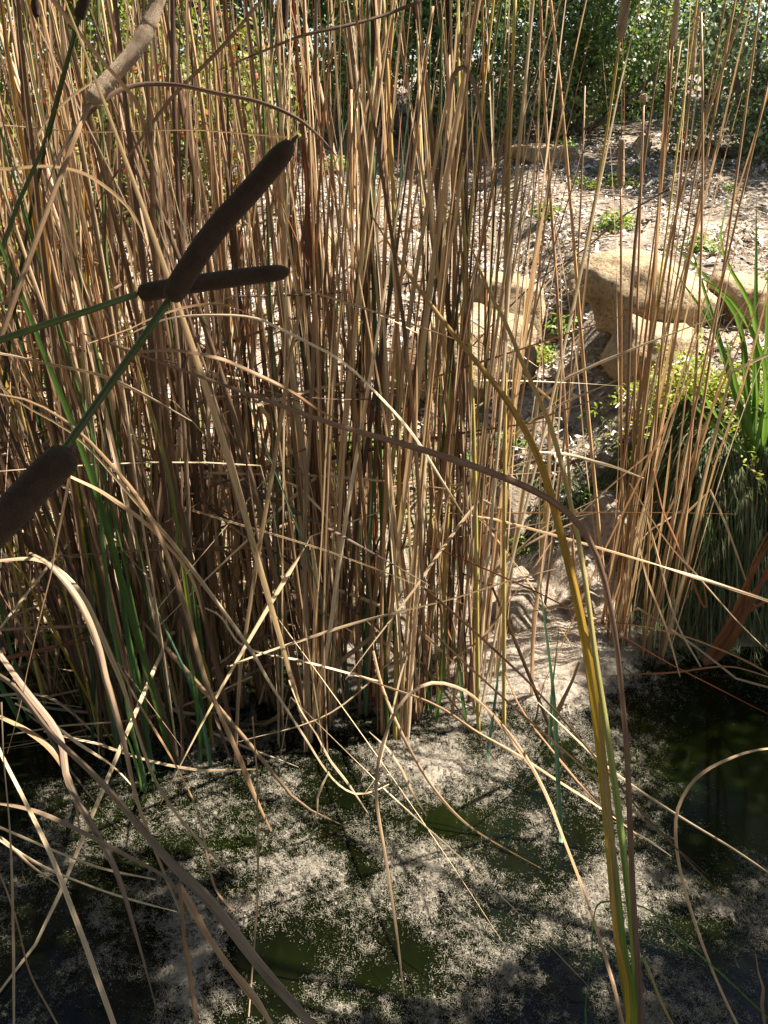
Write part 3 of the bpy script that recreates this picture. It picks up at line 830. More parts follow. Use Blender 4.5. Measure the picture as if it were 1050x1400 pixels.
# ------------------------------------------------------------------ dead grass hanging over the bank (uncountable)
def grass_mass(name, n, x0, x1, fy, seed, mat, label, lmin, lmax, hang):
    r = np.random.default_rng(seed)
    x = r.uniform(x0, x1, n)
    y = shore(x) + fy[0] + (fy[1] - fy[0]) * r.random(n)
    k = r.random(n) < 0.25 + 1.1 * fbm(x * 3.2, y * 3.2, seed + 3, 3)
    x, y = x[k], y[k]; n = len(x)
    z = ground_h(x, y)
    l = r.uniform(lmin, lmax, n)
    az = r.normal(-math.pi / 2, 0.8, n)
    o = np.stack((np.cos(az), np.sin(az), np.zeros(n)), -1)
    up = r.uniform(0.25, 1.0, n) * (1 - hang * 0.6)
    ns = 5
    t = np.linspace(0, 1, ns)
    C = np.empty((n, ns, 3))
    for i, tt in enumerate(t):
        C[:, i] = np.stack((x, y, z), -1) + o * (l * (0.55 * tt + 0.2 * tt * tt))[:, None] * (0.35 + 0.5 * hang)
        C[:, i, 2] += l * (up * tt - (0.35 + hang * 0.95) * tt * tt)
    C += r.normal(0, 0.006, C.shape) * t[None, :, None]
    hm = np.maximum(ground_h(C[..., 0], C[..., 1]), 0) + 0.006
    C[..., 2] = np.maximum(C[..., 2], hm)
    w = r.uniform(0.0014, 0.0032, n)
    side = np.stack((-np.sin(az + r.normal(0, 0.7, n)), np.cos(az), r.normal(0, .3, n)), -1)
    side = norm(side)
    ws = np.array([1, 0.95, 0.8, 0.55, 0.12])
    Vl = C - side[:, None, :] * (w[:, None] * ws[None, :])[..., None]
    Vr = C + side[:, None, :] * (w[:, None] * ws[None, :])[..., None]
    V = np.stack((Vl, Vr), 2).reshape(-1, 3)
    b = np.arange(n)[:, None] * (ns * 2)
    F = np.concatenate([b + np.array([2 * i, 2 * i + 1, 2 * i + 3, 2 * i + 2]) for i in range(ns - 1)])
    o_ = mesh_obj(name, V, F, mat, attrs={'rnd': np.repeat(r.random(n), ns * 2)})
    return tag(o_, label, None, None, 'stuff')

grass_mass('bank_grass', 22000, 0.62, 2.8, (0.10, 0.62), 21, M['bankgrass'], 'dead grass hanging down the dark undercut bank', 0.18, 0.42, 1.0)
grass_mass('slope_grass', 2600, 0.3, 2.4, (0.45, 0.95), 22, M['bankgrass'], 'short dry grass along the top of the bank', 0.06, 0.16, 0.25)
grass_mass('shore_grass', 2600, -1.6, 0.55, (0.05, 0.75), 23, M['weed'], 'fine green grass sprouting along the shore behind the stalks', 0.07, 0.2, 0.35)

# ------------------------------------------------------------------ small weeds, herb, sword leaved plant
def leaf_cloud_mesh(P, N, l, wr, r, name, mat, parent, root):
    A = norm(np.cross(N, r.normal(size=N.shape))); B = np.cross(N, A)
    V, F = quads_cloud(P, A * (l / 2)[:, None], B * (l * wr / 2)[:, None], N * (l * 0.1)[:, None])
    return mesh_obj(name, V, F, mat, parent=parent, root=root, attrs={'rnd': np.repeat(r.random(len(P)), 6)}, smooth=False)

def weed(px, py, size, n, seed, label, mat='weed'):
    r = np.random.default_rng(seed)
    g = G(px, py); g[2] = float(ground_h(g[0], g[1]))
    root = thing('weed', g, label, 'weed', 'small weeds on the leaf litter')
    u = norm(r.normal(size=(n, 3))); u[:, 2] = np.abs(u[:, 2])
    P = g + u * (size * r.random(n) ** 0.6)[:, None] * np.array((1, 0.8, 0.8)) + np.array((0, 0, 0.012))
    leaf_cloud_mesh(P, norm(u + r.normal(0, .5, (n, 3)) + np.array((0, 0, .5))), size * r.uniform(0.14, 0.34, n), 0.4, r, 'foliage', M[mat], root, g)
    return root
weed(745, 300, .13, 260, 1, 'small green weed in the litter left of the leaning green stalk')
weed(738, 498, .10, 240, 2, 'yellow green weed beside the broad tan boulder', 'herb')
weed(840, 315, .14, 240, 3, 'grey green weed below the drooping brown seed head')
weed(845, 390, .09, 160, 4, 'tiny weed against the side of the undercut boulder')
weed(955, 345, .12, 200, 5, 'weed behind the flat top of the undercut boulder')
weed(770, 205, .14, 220, 6, 'leafy weed beside the long low stone')
weed(505, 620, .13, 300, 7, 'bright green weed among stalks above the grey boulder')
weed(460, 235, .16, 260, 8, 'green weed seen through the stalks under the far shrub')
weed(700, 610, .08, 160, 9, 'small weed at the foot of the broad tan boulder')
weed(330, 300, .15, 240, 10, 'pale green weed deep behind the dense thicket', 'herb')
weed(820, 690, .10, 200, 11, 'weed in the dead grass behind the sparse clump')
weed(715, 755, .07, 150, 12, 'little weed between the fluff covered stones')

r = np.random.default_rng(71)
for k in range(26):
    x, y = r.uniform(-1.2, 3.2), r.uniform(3.6, 7.0)
    sz = r.uniform(0.05, 0.13)
    g = np.array((x, y, float(ground_h(x, y))))
    root = thing('weed', g, 'tiny green seedling tuft poking out of the leaf litter', 'weed', 'seedlings scattered over the leaf litter')
    n = 90
    u = norm(r.normal(size=(n, 3))); u[:, 2] = np.abs(u[:, 2])
    P = g + u * (sz * r.random(n) ** 0.6)[:, None] * np.array((1, 0.8, 0.8)) + np.array((0, 0, 0.012))
    leaf_cloud_mesh(P, norm(u + r.normal(0, .5, (n, 3)) + np.array((0, 0, .5))), sz * r.uniform(0.18, 0.4, n), 0.4, r, 'foliage', M['weed' if k % 3 else 'herb'], root, g)

# low yellow green herb sprawling over the bank top
r = np.random.default_rng(31)
hg = G(965, 560); hg[2] = float(ground_h(hg[0], hg[1]))
herb = thing('herb', hg, 'sprawling yellow green fine leaved herb on the grassy bank', 'plant')
HP, HN = [], []
for k in range(90):
    az = r.uniform(0, 2 * math.pi); ln = r.uniform(0.15, 0.5)
    tt = np.linspace(0.15, 1, 34)
    C = hg + np.stack((np.cos(az) * ln * tt, np.sin(az) * ln * 0.8 * tt - 0.05 * tt, r.uniform(0.14, 0.42) * tt - 0.26 * tt * tt * ln / 0.3 + 0.03), -1)
    HP.append(C + r.normal(0, 0.007, C.shape)); HN.append(r.normal(0, 0.6, C.shape) + np.array((0, -.2, 1)))
HP = np.vstack(HP); HN = norm(np.vstack(HN))
leaf_cloud_mesh(HP, HN, r.uniform(0.012, 0.032, len(HP)), 0.4, r, 'foliage', M['herb'], herb, hg)

def blade_obj(name, C, W, Nrm, mat, parent=None, root=None, crescent=0.2, cols=4):
    V, F, lv = ribbon(C, W, Nrm, crescent, cols)
    return mesh_obj(name, V, F, mat, parent=parent, root=root, attrs={'lv': lv})

def blade_width(n, w, tip=0.12, full=0.55, base=0.9):
    t = np.linspace(0, 1, n)
    return w * np.where(t < full, base + (1 - base) * t / full, tip + (1 - tip) * (1 - ((t - full) / (1 - full)) ** 1.6))

# sword leaved plant on the bank
ib = G(1035, 640); ib[2] = float(ground_h(ib[0], ib[1]))
iris = thing('sword_leaved_plant', ib, 'fresh green plant with long arching sword leaves on the bank', 'plant')
IR = [[(1035, 640), (1033, 450), (1034, 272)], [(1020, 640), (985, 470), (940, 322)], [(1010, 630), (975, 450), (918, 365)], [(1045, 640), (1048, 470), (1052, 330)],
      [(1040, 640), (1010, 440), (985, 400), (905, 320)], [(1050, 610), (1030, 430), (985, 330), (1000, 255)], [(1030, 640), (1000, 510), (952, 395)], [(1055, 620), (1045, 500), (1000, 410), (950, 375)],
      [(1020, 650), (1005, 520), (990, 455)], [(1028, 640), (1018, 520), (1012, 430)], [(1012, 640), (962, 540), (942, 480)], [(1060, 650), (1075, 450), (1100, 300)], [(1045, 650), (1060, 480), (1075, 380)],
      [(1000, 640), (955, 560), (925, 520)]]
for k, pts in enumerate(IR):
    P = [ib + np.array((0.012 * (k % 4) - 0.02, 0.01 * (k % 3), 0))]
    for i, (a, b) in enumerate(pts[1:]):
        P.append(at(a, b, ib[1] - 0.05 - 0.07 * (i + 1) * ((k * 37 % 10) / 10.0)))
    C = spline(P, 16)
    N = norm(CAM - C) + r.normal(0, 0.35, 3)
    blade_obj('leaf', C, blade_width(16, 0.0135 + 0.003 * r.random(), 0.05, 0.5), N, M['iris'], iris, ib)

# ------------------------------------------------------------------ the cattail thicket: one plant at a time
def pick(r, table):
    k, w = zip(*table)
    w = np.array(w, float)
    return k[r.choice(len(k), p=w / w.sum())]

def thicket_blade(r, base, az, lean, L, w, mat, parent, bend=0.25, kink=None, n=15, name='leaf'):
    """a standing cattail blade; kink = (fraction, droop) folds it over"""
    h = np.array((math.cos(az), math.sin(az), 0.0))
    perp = np.array((-h[1], h[0], 0.0))
    t = np.linspace(0, 1, n)
    wob = r.normal(0, 0.025)
    th = lean + bend * t ** 2
    side = r.normal(0, 0.05)
    if kink:
        kf, dr = kink
        th = np.where(t < kf, lean + bend * 0.4 * t, dr)
        kk = np.clip((t - kf) / 0.06, 0, 1); th = np.where(t >= kf, (lean + bend * 0.4 * kf) * (1 - kk) + (dr + 0.25 * (t - kf)) * kk, th)
        side = side + 0
    step = L / (n - 1)
    d = h[None, :] * np.sin(th)[:, None] + np.array((0, 0, 1.0))[None, :] * np.cos(th)[:, None] + perp[None, :] * (side + wob * np.sin(t * 5))[:, None]
    d = norm(d)
    C = base + np.concatenate((np.zeros((1, 3)), np.cumsum(d[:-1] * step, axis=0)))
    kn = r.normal(0, 0.006, (6, 3)); kn[0] = 0
    C = C + np.stack([np.interp(t, np.linspace(0, 1, 6), kn[:, q]) for q in range(3)], -1)
    C[1:, 2] = np.maximum(C[1:, 2], 0.006)
    a0 = r.uniform(0, 2 * math.pi); tw = r.normal(0, 1.0)
    aa = a0 + tw * t
    N = np.stack((np.cos(aa), np.sin(aa), np.full(n, 0.12)), -1)
    W = blade_width(n, w, 0.12, 0.5, 1.0)
    return blade_obj(name, C, W, N, mat, parent, np.array(parent.location), crescent=0.24)

def thicket_stalk(r, base, az, lean, L, rad, mat, parent):
    h = np.array((math.cos(az), math.sin(az), 0.0))
    t = np.linspace(0, 1, 12)
    C = base + (h[None, :] * (np.sin(lean) * t + 0.06 * t * t * r.normal())[:, None] + np.array((0, 0, 1.0)) * (np.cos(lean) * t)[:, None]) * L
    V, F, lv = tube(C, np.linspace(rad, rad * 0.55, 12), 6)
    mesh_obj('stalk', V, F, mat, parent=parent, root=np.array(parent.location), attrs={'lv': lv})
    return C

def seed_head_mesh(C, rad, mat, parent, root, fuzz=500, seed=0, taper=0.8, fl=0.004, wob=0.0, name='seed_head', wf=22):
    """C centreline of the head, rounded at both ends; short fibres stand out of it"""
    n = 54
    C = spline(C, n)
    t = np.linspace(0, 1, n)
    prof = np.minimum(1, np.sqrt(np.clip(1 - (1 - np.clip(t / 0.07, 0, 1)) ** 2, 0, 1)) * 0.98 + 0.02) * np.minimum(1, np.sqrt(np.clip(1 - (1 - np.clip((1 - t) / 0.13, 0, 1)) ** 2, 0, 1)) * 0.93 + 0.07)
    prof = prof * (1 - (1 - taper) * t)
    r = np.random.default_rng(seed + 500)
    R = rad * prof * (1 + wob * (fbm(t * wf * (1 + 0.3 * np.sin(t * 9)), t * 3, seed, 3) - 0.5))
    sides = 26
    V, F, lv = tube(C, R, sides)
    nb = n * sides
    jit = 1 + 0.015 * (r.random(nb) - 0.5)
    cc = np.repeat(C, sides, axis=0)
    if fuzz:
        k = r.integers(0, nb - sides, fuzz)
        b = V[k] + (V[k + sides] - V[k]) * r.random(fuzz)[:, None]
        o = norm(b - cc[k] + r.normal(0, 0.004, (fuzz, 3)))
        s = norm(np.cross(o, r.normal(size=(fuzz, 3)))) * 0.0002
        tip = b + norm(o + r.normal(0, 0.35, (fuzz, 3))) * (fl * r.uniform(0.4, 1.2, fuzz))[:, None]
        fv = np.stack((b - s, b + s, tip), 1).reshape(-1, 3)
        ff = np.arange(fuzz * 3).reshape(-1, 3) + len(V)
        V = np.vstack((V, fv)); F = F + [ff]; lv = np.vstack((lv, np.zeros((fuzz * 3, 3))))
        F = [F[0], np.vstack((F[1], F[2]))]
    return mesh_obj(name, V, F, mat, parent=parent, root=root, attrs={'lv': lv})

CL = {
    'left': dict(pal=[('tan', 22), ('brown', 38), ('green', 10), ('grey', 6), ('red', 4), ('pale', 19), ('yellow', 3)]),
    'mid': dict(pal=[('tan', 32), ('brown', 30), ('red', 6), ('pale', 20), ('grey', 5), ('bluegreen', 3)]),
    'right': dict(pal=[('tan', 44), ('pale', 22), ('brown', 12), ('red', 5)]),
}
GREEN = ('green', 'bluegreen', 'yellow', 'greenyellow')
COLNAME = {'tan': 'tan', 'brown': 'dark brown', 'green': 'partly green', 'grey': 'grey brown', 'red': 'russet', 'pale': 'pale straw', 'yellow': 'yellowing', 'bluegreen': 'partly blue green'}
PLACE = {'left': 'in the dense thicket', 'mid': 'in the middle clump', 'right': 'in the sparse clump by the bank'}

def shoot(r, where, x, y, nb, place=None, L=(1.7, 2.5), w=(0.006, 0.0155), lean=0.05, spread=0.07, kinkp=0.28):
    main = pick(r, CL[where]['pal'])
    z = max(0.0, float(ground_h(x, y))) - 0.03
    root = thing('cattail', (x, y, z), '', 'cattail')
    folded = stalked = leaning = False
    az0 = r.uniform(0, 2 * math.pi) if where == 'left' else r.normal(math.pi if where == 'mid' else 0.3, 1.0); ln0 = abs(r.normal(0, lean))
    for k in range(nb):
        m = main if r.random() < 0.72 else pick(r, [('tan', 3), ('brown', 3), ('dark', 2), ('pale', 2), ('red', 1), ('grey', 1)])
        az = az0 + r.normal(0, 1.2) if k == 0 else r.uniform(0, 2 * math.pi)
        le = ln0 * 0.6 + abs(r.normal(0, spread))
        le = min(le, 0.3)
        if r.random() < (0.22 if where == 'left' else 0.08): le = r.uniform(0.12, 0.34)
        kink = None
        if r.random() < kinkp and m not in GREEN:
            kink = (r.uniform(0.12, 0.72), r.uniform(1.1, 2.6))
            folded = True
            az = r.choice([0.0, math.pi]) + r.normal(0, 0.6)
        b = np.array((x, y, z)) + np.array((r.normal(0, 0.008), r.normal(0, 0.008), 0))
        thicket_blade(r, b, az, le, r.uniform(*L) * (0.8 if kink else 1), r.uniform(*w) if r.random() < 0.72 else r.uniform(0.003, 0.007), M[m], root, bend=abs(r.normal(0.08, 0.10)), kink=kink)
    if r.random() < 0.35:
        stalked = True
        thicket_stalk(r, np.array((x, y, z)), az0, ln0, r.uniform(1.7, 2.6), r.uniform(0.0035, 0.006), M[pick(r, [('stalk', 6), ('stalkyellow', 1), ('stalkgreen', 1)])], root)
    form = ' with a folded leaf' if folded else (' with a round stalk' if stalked else ' with straight leaves')
    pl = place or PLACE[where]
    tag(root, COLNAME[main] + ' cattail' + form + ' ' + pl, None, COLNAME[main] + ' cattails' + form + ' ' + pl)
    return root

r = np.random.default_rng(77)
def clump(where, n, pxs, rows, tight, **kw):
    """n shoots whose feet stand on a strip of the water, gathered into tufts"""
    tufts = [(r.uniform(*pxs), r.uniform(*rows)) for _ in range(max(3, n // 6))]
    for i in range(n):
        a, b = tufts[r.integers(len(tufts))]
        p = onwater(a, b)
        shoot(r, where, p[0] + r.normal(0, tight), p[1] + r.normal(0, tight), r.integers(2, 6), **kw)

clump('left', 62, (100, 350), (930, 1035), 0.06, lean=0.08, spread=0.10, place='at the front of the dense thicket')
clump('left', 62, (-60, 350), (810, 930), 0.09, lean=0.09, spread=0.11, place='at the back of the dense thicket')
clump('left', 10, (-40, 110), (880, 960), 0.06, lean=0.14, place='at the dark end of the thicket')
clump('left', 26, (-80, 330), (790, 880), 0.09, lean=0.10, spread=0.12, place='at the back of the dense thicket')
clump('mid', 25, (350, 470), (935, 1010), 0.035, lean=0.03, spread=0.055, kinkp=0.15, place='in the tuft before the grey boulder')
clump('mid', 15, (505, 570), (945, 1008), 0.028, lean=0.03, spread=0.05, kinkp=0.15, place='in the slim centre tuft')
clump('mid', 13, (590, 675), (925, 1002), 0.03, lean=0.025, spread=0.045, kinkp=0.15, place='in the tuft beside the brown fluff')
clump('mid', 22, (370, 690), (850, 940), 0.06, lean=0.05, spread=0.06, kinkp=0.2, place='behind the three middle tufts')
for a, b, c in ((848, 880, 5), (885, 895, 3), (905, 893, 3), (835, 862, 2), (760, 850, 1), (722, 960, 1)):
    for k in range(c):
        p = onwater(a + r.normal(0, 10), b + r.normal(0, 5))
        shoot(r, 'right', p[0], p[1], r.integers(1, 4), L=(1.2, 2.4), w=(0.006, 0.013), lean=0.03, spread=0.04, kinkp=0.15)

# ------------------------------------------------------------------ individual blades that cross the picture
def along(pts, Y):
    """picture points with a forward distance each (Y: a pair, or one per point)"""
    pts = list(pts)
    if len(Y) == len(pts): ys = list(Y)
    else: ys = list(np.linspace(Y[0], Y[1], len(pts)))
    return np.array([at(a, b, y) for (a, b), y in zip(pts, ys)])

def hero_blade(pts, Y, wpx, mat, label=None, twist=0.5, n=44, parent=None, name='cattail_leaf', cat='leaf', seed=None, group=None, cres=0.05, pre=None, post=None):
    P = along(pts, Y)
    if pre is not None: P = np.vstack((np.atleast_2d(pre), P))
    if post is not None: P = np.vstack((P, np.atleast_2d(post)))
    C = spline(P, n)
    C[:, 2] = np.maximum(C[:, 2], 0.006)
    rr = np.random.default_rng(seed if seed is not None else int(abs(pts[0][0] * 31 + pts[0][1] * 17 + pts[-1][0])) + 1)
    dist = (C - CAM) @ FWD
    wp = np.interp(np.linspace(0, 1, n), np.linspace(0, 1, len(wpx)), wpx)
    W = wp * dist / FPX * (0.84 if parent is not None else 0.61)
    V0 = norm(CAM - C); T = tangents(C)
    B = norm(np.cross(T, V0))
    a = rr.normal(0, 0.25) + twist * np.sin(np.linspace(0, 1, n) * rr.uniform(2, 5) + rr.uniform(0, 6))
    N = V0 * np.cos(a)[:, None] + B * np.sin(a)[:, None]
    tt = np.linspace(0, 1, n)
    K = 9
    rid = rr.normal(0, 0.02, K)[None, :] + 0.03 * (vnoise(tt[:, None] * 7 + rr.uniform(0, 50), np.arange(K)[None, :] * 0.6 + 0 * tt[:, None], 5) - 0.5)
    fold = rr.choice([0.0, 0.10, 0.16]) * np.abs(np.linspace(-1, 1, K) - rr.uniform(-.3, .3))
    rid = rid - fold[None, :]
    W = W * (1 + 0.14 * (vnoise(tt * 6 + rr.uniform(0, 90), tt * 0, 3) - 0.5))
    C = C + (B * (vnoise(tt * 3 + rr.uniform(0, 90), tt * 0, 8) - 0.5)[:, None]) * (np.mean(W) * 0.35)
    nk = rr.integers(4, 7)
    kb, kn_ = rr.normal(0, 0.003, nk), rr.normal(0, 0.006, nk)
    kb[0] = kb[-1] = 0
    C = C + B * np.interp(tt, np.linspace(0, 1, nk), kb)[:, None] + V0 * np.interp(tt, np.linspace(0, 1, nk), kn_)[:, None]
    C[:, 2] = np.maximum(C[:, 2], 0.005 if pre is None else -0.03)
    W = W * (1 - 0.25 * (tt > 0.9) * vnoise(tt * 60, tt * 0, int(rr.integers(99))))
    V, F, lv = ribbon(C, W, N, cres, K, rid)
    if parent is None:
        o = mesh_obj(name, V, F, M[mat], root=C[0], attrs={'lv': lv})
        tag(o, label, cat, group)
    else:
        o = mesh_obj(name, V, F, M[mat], parent=parent, root=np.array(parent.location), attrs={'lv': lv})
    return o

# ---- the tall yellow, green and maroon cattail in front
hb = onwater(868, 1440); hb[2] = -0.03
hero = thing('cattail', hb, 'nearest tall cattail with yellow, green and maroon blades rising from the open water', 'cattail')
hero_blade([(862, 1400), (845, 1280), (828, 1100), (815, 980), (795, 850), (770, 740), (735, 620), (690, 540), (627, 463), (560, 375), (507, 293)],
           [1.02, 1.06, 1.12, 1.17, 1.24, 1.32, 1.42, 1.50, 1.60, 1.7, 1.8], [11, 13, 16, 17, 17, 15, 13, 10, 8, 7, 3], 'yellow', parent=hero, name='leaf', pre=hb, twist=0.25)
hero_blade([(876, 1400), (862, 1180), (848, 960), (838, 860), (823, 784), (800, 727), (757, 687), (700, 659), (583, 620), (467, 587), (350, 544), (223, 497), (150, 470)],
           [1.00, 1.05, 1.10, 1.12, 1.14, 1.15, 1.15, 1.14, 1.11, 1.08, 1.05, 1.02, 1.0], [10, 10, 10, 10, 9, 9, 9, 10, 11, 11, 9, 7, 3], 'maroon', parent=hero, name='leaf', pre=hb + np.array((0.012, 0, 0)), twist=0.15, cres=0.02)
hero_blade([(870, 1400), (855, 1200), (838, 1050), (815, 900), (800, 790), (783, 700), (750, 577), (715, 500), (690, 440), (667, 397), (637, 323), (607, 280)],
           [1.03, 1.07, 1.13, 1.2, 1.25, 1.3, 1.38, 1.43, 1.48, 1.5, 1.55, 1.6], [13, 14, 13, 12, 11, 10, 9, 8, 8, 7, 5, 2], 'greenyellow', parent=hero, name='leaf', pre=hb + np.array((0.004, 0.012, 0)), twist=0.25)
hero_blade([(866, 1400), (852, 1270), (838, 1150), (828, 1060), (820, 960)], [1.01, 1.04, 1.08, 1.12, 1.17], [9, 11, 12, 11, 3], 'greenyellow', parent=hero, name='leaf', pre=hb + np.array((-0.008, 0.004, 0)), twist=0.2, seed=4)
hero_blade([(858, 1400), (842, 1260), (833, 1150), (829, 1090)], [1.0, 1.03, 1.07, 1.1], [7, 8, 7, 2], 'yellow', parent=hero, name='leaf', pre=hb + np.array((-0.015, 0, 0)), twist=0.2, seed=9)
hero_blade([(873, 1400), (868, 1330), (880, 1310), (905, 1370), (935, 1430)], [1.0, 1.02, 1.0, .97, .95], [6, 6, 5, 5, 3], 'greenyellow', parent=hero, name='leaf', pre=hb, twist=0.2, seed=12)

# ---- large seed heads leaning in from the near bank
def heads_plant(label, head_px, Yh, rad_px, stalk_px, Ys, base, matstalk, fuzz, seed, rs=0.0045, mat='head', tip=None, wob=0.0, fl=0.0035, taper=0.92, wf=22):
    base = np.array(base, float)
    root = thing('cattail', base, label, 'cattail')
    HC = along(head_px, Yh)
    SP = along(stalk_px, Ys)
    C = spline(np.vstack((HC[:1], SP, base[None, :])), 36)
    V, F, lv = tube(C, np.linspace(rs * 0.8, rs * 1.25, 36), 8)
    mesh_obj('stalk', V, F, M[matstalk], parent=root, root=base, attrs={'lv': lv})
    dist = float(np.dot(HC.mean(0) - CAM, FWD))
    rad = rad_px * dist / FPX
    seed_head_mesh(HC, rad, M[mat], root, base, fuzz, seed, taper, fl, wob, wf=wf)
    if tip is not None:
        TP = np.vstack((HC[-1:], along(tip, (Yh[-1], Yh[-1]))))
        V, F, lv = tube(spline(TP, 6), np.linspace(rad * 0.22, rad * 0.06, 6), 6)
        mesh_obj('tip_spike', V, F, M['dark'], parent=root, root=base, attrs={'lv': lv})
    return root

heads_plant('cattail with the longest dark brown seed head, slanting up across another', [(230, 412), (290, 320), (345, 258), (400, 193)], (0.80, 0.86), 16,
            [(190, 470), (105, 590), (20, 715), (-60, 840)], (0.79, 0.74, 0.70, 0.68), (-0.85, 0.72, -0.03), 'stalkgreen', 1500, 1, fl=0.0022, tip=[(408, 184)])
heads_plant('cattail with a dark seed head lying level behind the slanting one', [(187, 402), (255, 390), (330, 379), (396, 371)], (0.95, 1.02), 12.5,
            [(100, 432), (0, 465), (-90, 520)], (0.92, 0.88, 0.86), (-0.98, 0.86, -0.03), 'stalkgreen', 1300, 2, fl=0.0022)
heads_plant('cattail with a fat blurred dark seed head at the picture edge', [(-22, 738), (20, 695), (60, 652), (98, 616)], (0.50, 0.53), 23.5,
            [(-60, 775), (-110, 850)], (0.49, 0.48), (-0.62, 0.50, -0.03), 'stalkgreen', 1800, 3, fl=0.0018, taper=1.0, tip=[(104, 606)])
heads_plant('cattail with a pale curling worm like seed head near the top', [(122, 142), (150, 108), (186, 66), (212, 10), (222, -60)], (1.30, 1.36), 11,
            [(108, 175), (60, 300), (-20, 520), (-80, 700)], (1.29, 1.25, 1.2, 1.2), (-1.15, 1.15, -0.03), 'stalk', 1500, 4, mat='headgrey', wob=0.32, fl=0.004, wf=30)

# stalks that stand in the clumps and carry a head
def standing(label, head_px, Yh, rad_px, foot, way, matstalk='stalk', mat='head', fuzz=500, seed=0, rs=0.0042, spike=None, wob=0.0, fl=0.004):
    """foot: picture point of the base on the water or bank; way: points between foot and head"""
    b = G(*foot)
    b = np.array((b[0], b[1], max(0.0, float(ground_h(b[0], b[1]))) - 0.03))
    root = thing('cattail', b, label, 'cattail')
    HC = along(head_px, (Yh, Yh))
    W_ = along(way, tuple(np.linspace(b[1], Yh, len(way) + 2)[1:-1])) if way else np.zeros((0, 3))
    C = spline(np.vstack((b[None, :], W_, HC[:1])), 26)
    V, F, lv = tube(C, np.linspace(rs * 1.2, rs * 0.7, 26), 7)
    mesh_obj('stalk', V, F, M[matstalk], parent=root, root=b, attrs={'lv': lv})
    dist = float(np.dot(HC.mean(0) - CAM, FWD))
    seed_head_mesh(HC, rad_px * dist / FPX, M[mat], root, b, fuzz, seed, 0.9, fl, wob)
    if spike:
        TP = np.vstack((HC[-1:], along(spike, (Yh,) * len(spike))))
        V, F, lv = tube(spline(TP, 6), np.linspace(0.0016, 0.0008, 6), 5)
        mesh_obj('tip_spike', V, F, M['stalk'], parent=root, root=b, attrs={'lv': lv})
    return root

standing('cattail with a dark seed head on a bent green stalk above the curling head', [(107, 26), (118, -8), (126, -50)], 1.35, 8, (-60, 980), [(40, 300), (78, 140)], 'stalkgreen', seed=11, rs=0.005)
standing('cattail with a thick brown seed head at the top of the middle clump', [(510, 94), (512, 20), (514, -60)], 2.35, 6.5, (545, 1000), [(528, 620), (512, 260)], 'stalkgreen', 'head', seed=12)
standing('cattail with a shaggy grey seed head among the middle stalks', [(487, 146), (484, 90), (480, 30)], 2.4, 5.5, (455, 985), [(468, 650), (482, 330)], 'stalk', 'headgrey', seed=13, wob=.5)
standing('cattail with a slim dark seed head over the folded leaf', [(614, 74), (613, 20), (612, -50)], 2.3, 5.0, (650, 985), [(632, 600), (618, 250)], 'stalk', 'head', seed=14)
standing('cattail with only the tip of a seed head in view over the clump', [(571, 26), (570, -20), (568, -70)], 2.4, 5.5, (600, 980), [(585, 560), (574, 200)], 'stalkyellow', 'head', seed=15)
standing('cattail with a grey brown seed head on a leaning green stalk before the shrub', [(848, 53), (854, 10), (860, -50)], 2.25, 7, (735, 860), [(760, 540), (800, 340), (828, 190)], 'stalkyellow', 'headgrey', seed=16)
standing('cattail with a thin shaggy seed head and bare spike before the litter', [(849, 256), (849, 222), (850, 188)], 2.45, 5.0, (858, 878), [(850, 640), (849, 420)], 'stalk', 'headgrey', seed=17, spike=[(850, 150), (850, 122)], wob=.6)
standing('cattail with a pale wispy seed head high before the dark shrub', [(920, 62), (924, 20), (928, -40)], 2.4, 4.5, (852, 870), [(868, 600), (900, 300)], 'stalk', 'headpale', seed=18, wob=1.0, fl=0.012, fuzz=1500)
standing('cattail with a bare thin seed spike and small knot', [(947, 98), (951, 50), (956, 8)], 2.4, 3.0, (880, 890), [(905, 470), (930, 250)], 'stalk', 'headpale', seed=19, wob=1.2, fl=0.008, fuzz=900)
standing('cattail with a tiny white tuft left on its bare stalk', [(880, 140), (880, 134), (880, 128)], 2.45, 4.5, (862, 885), [(866, 600), (874, 330)], 'stalk', 'headpale', seed=20, fl=0.008, fuzz=700, spike=[(884, 80), (886, 38)])
standing('cattail with a dark seed head half above the frame over the thicket', [(388, 42), (390, 0), (392, -60)], 2.3, 5.5, (420, 990), [(398, 560), (386, 250)], 'stalkgreen', 'head', seed=21)
standing('cattail with a narrow dark seed head at the top corner', [(48, 24), (49, -10), (50, -60)], 2.0, 6, (140, 960), [(80, 500), (54, 180)], 'stalk', 'head', seed=22)

# single tall bare stalks, each different
def single(label, pts, Yt, foot, rad, mat):
    b = G(*foot); b = np.array((b[0], b[1], max(0.0, float(ground_h(b[0], b[1]))) - 0.03))
    P = np.vstack((b[None, :], along(pts, tuple(np.linspace(b[1], Yt, len(pts) + 1)[1:]))))
    C = spline(P, 26)
    V, F, lv = tube(C, np.linspace(rad * 1.2, rad * 0.7, 26), 7)
    o = mesh_obj('cattail_stalk', V, F, M[mat], root=b, attrs={'lv': lv})
    return tag(o, label, 'stalk')

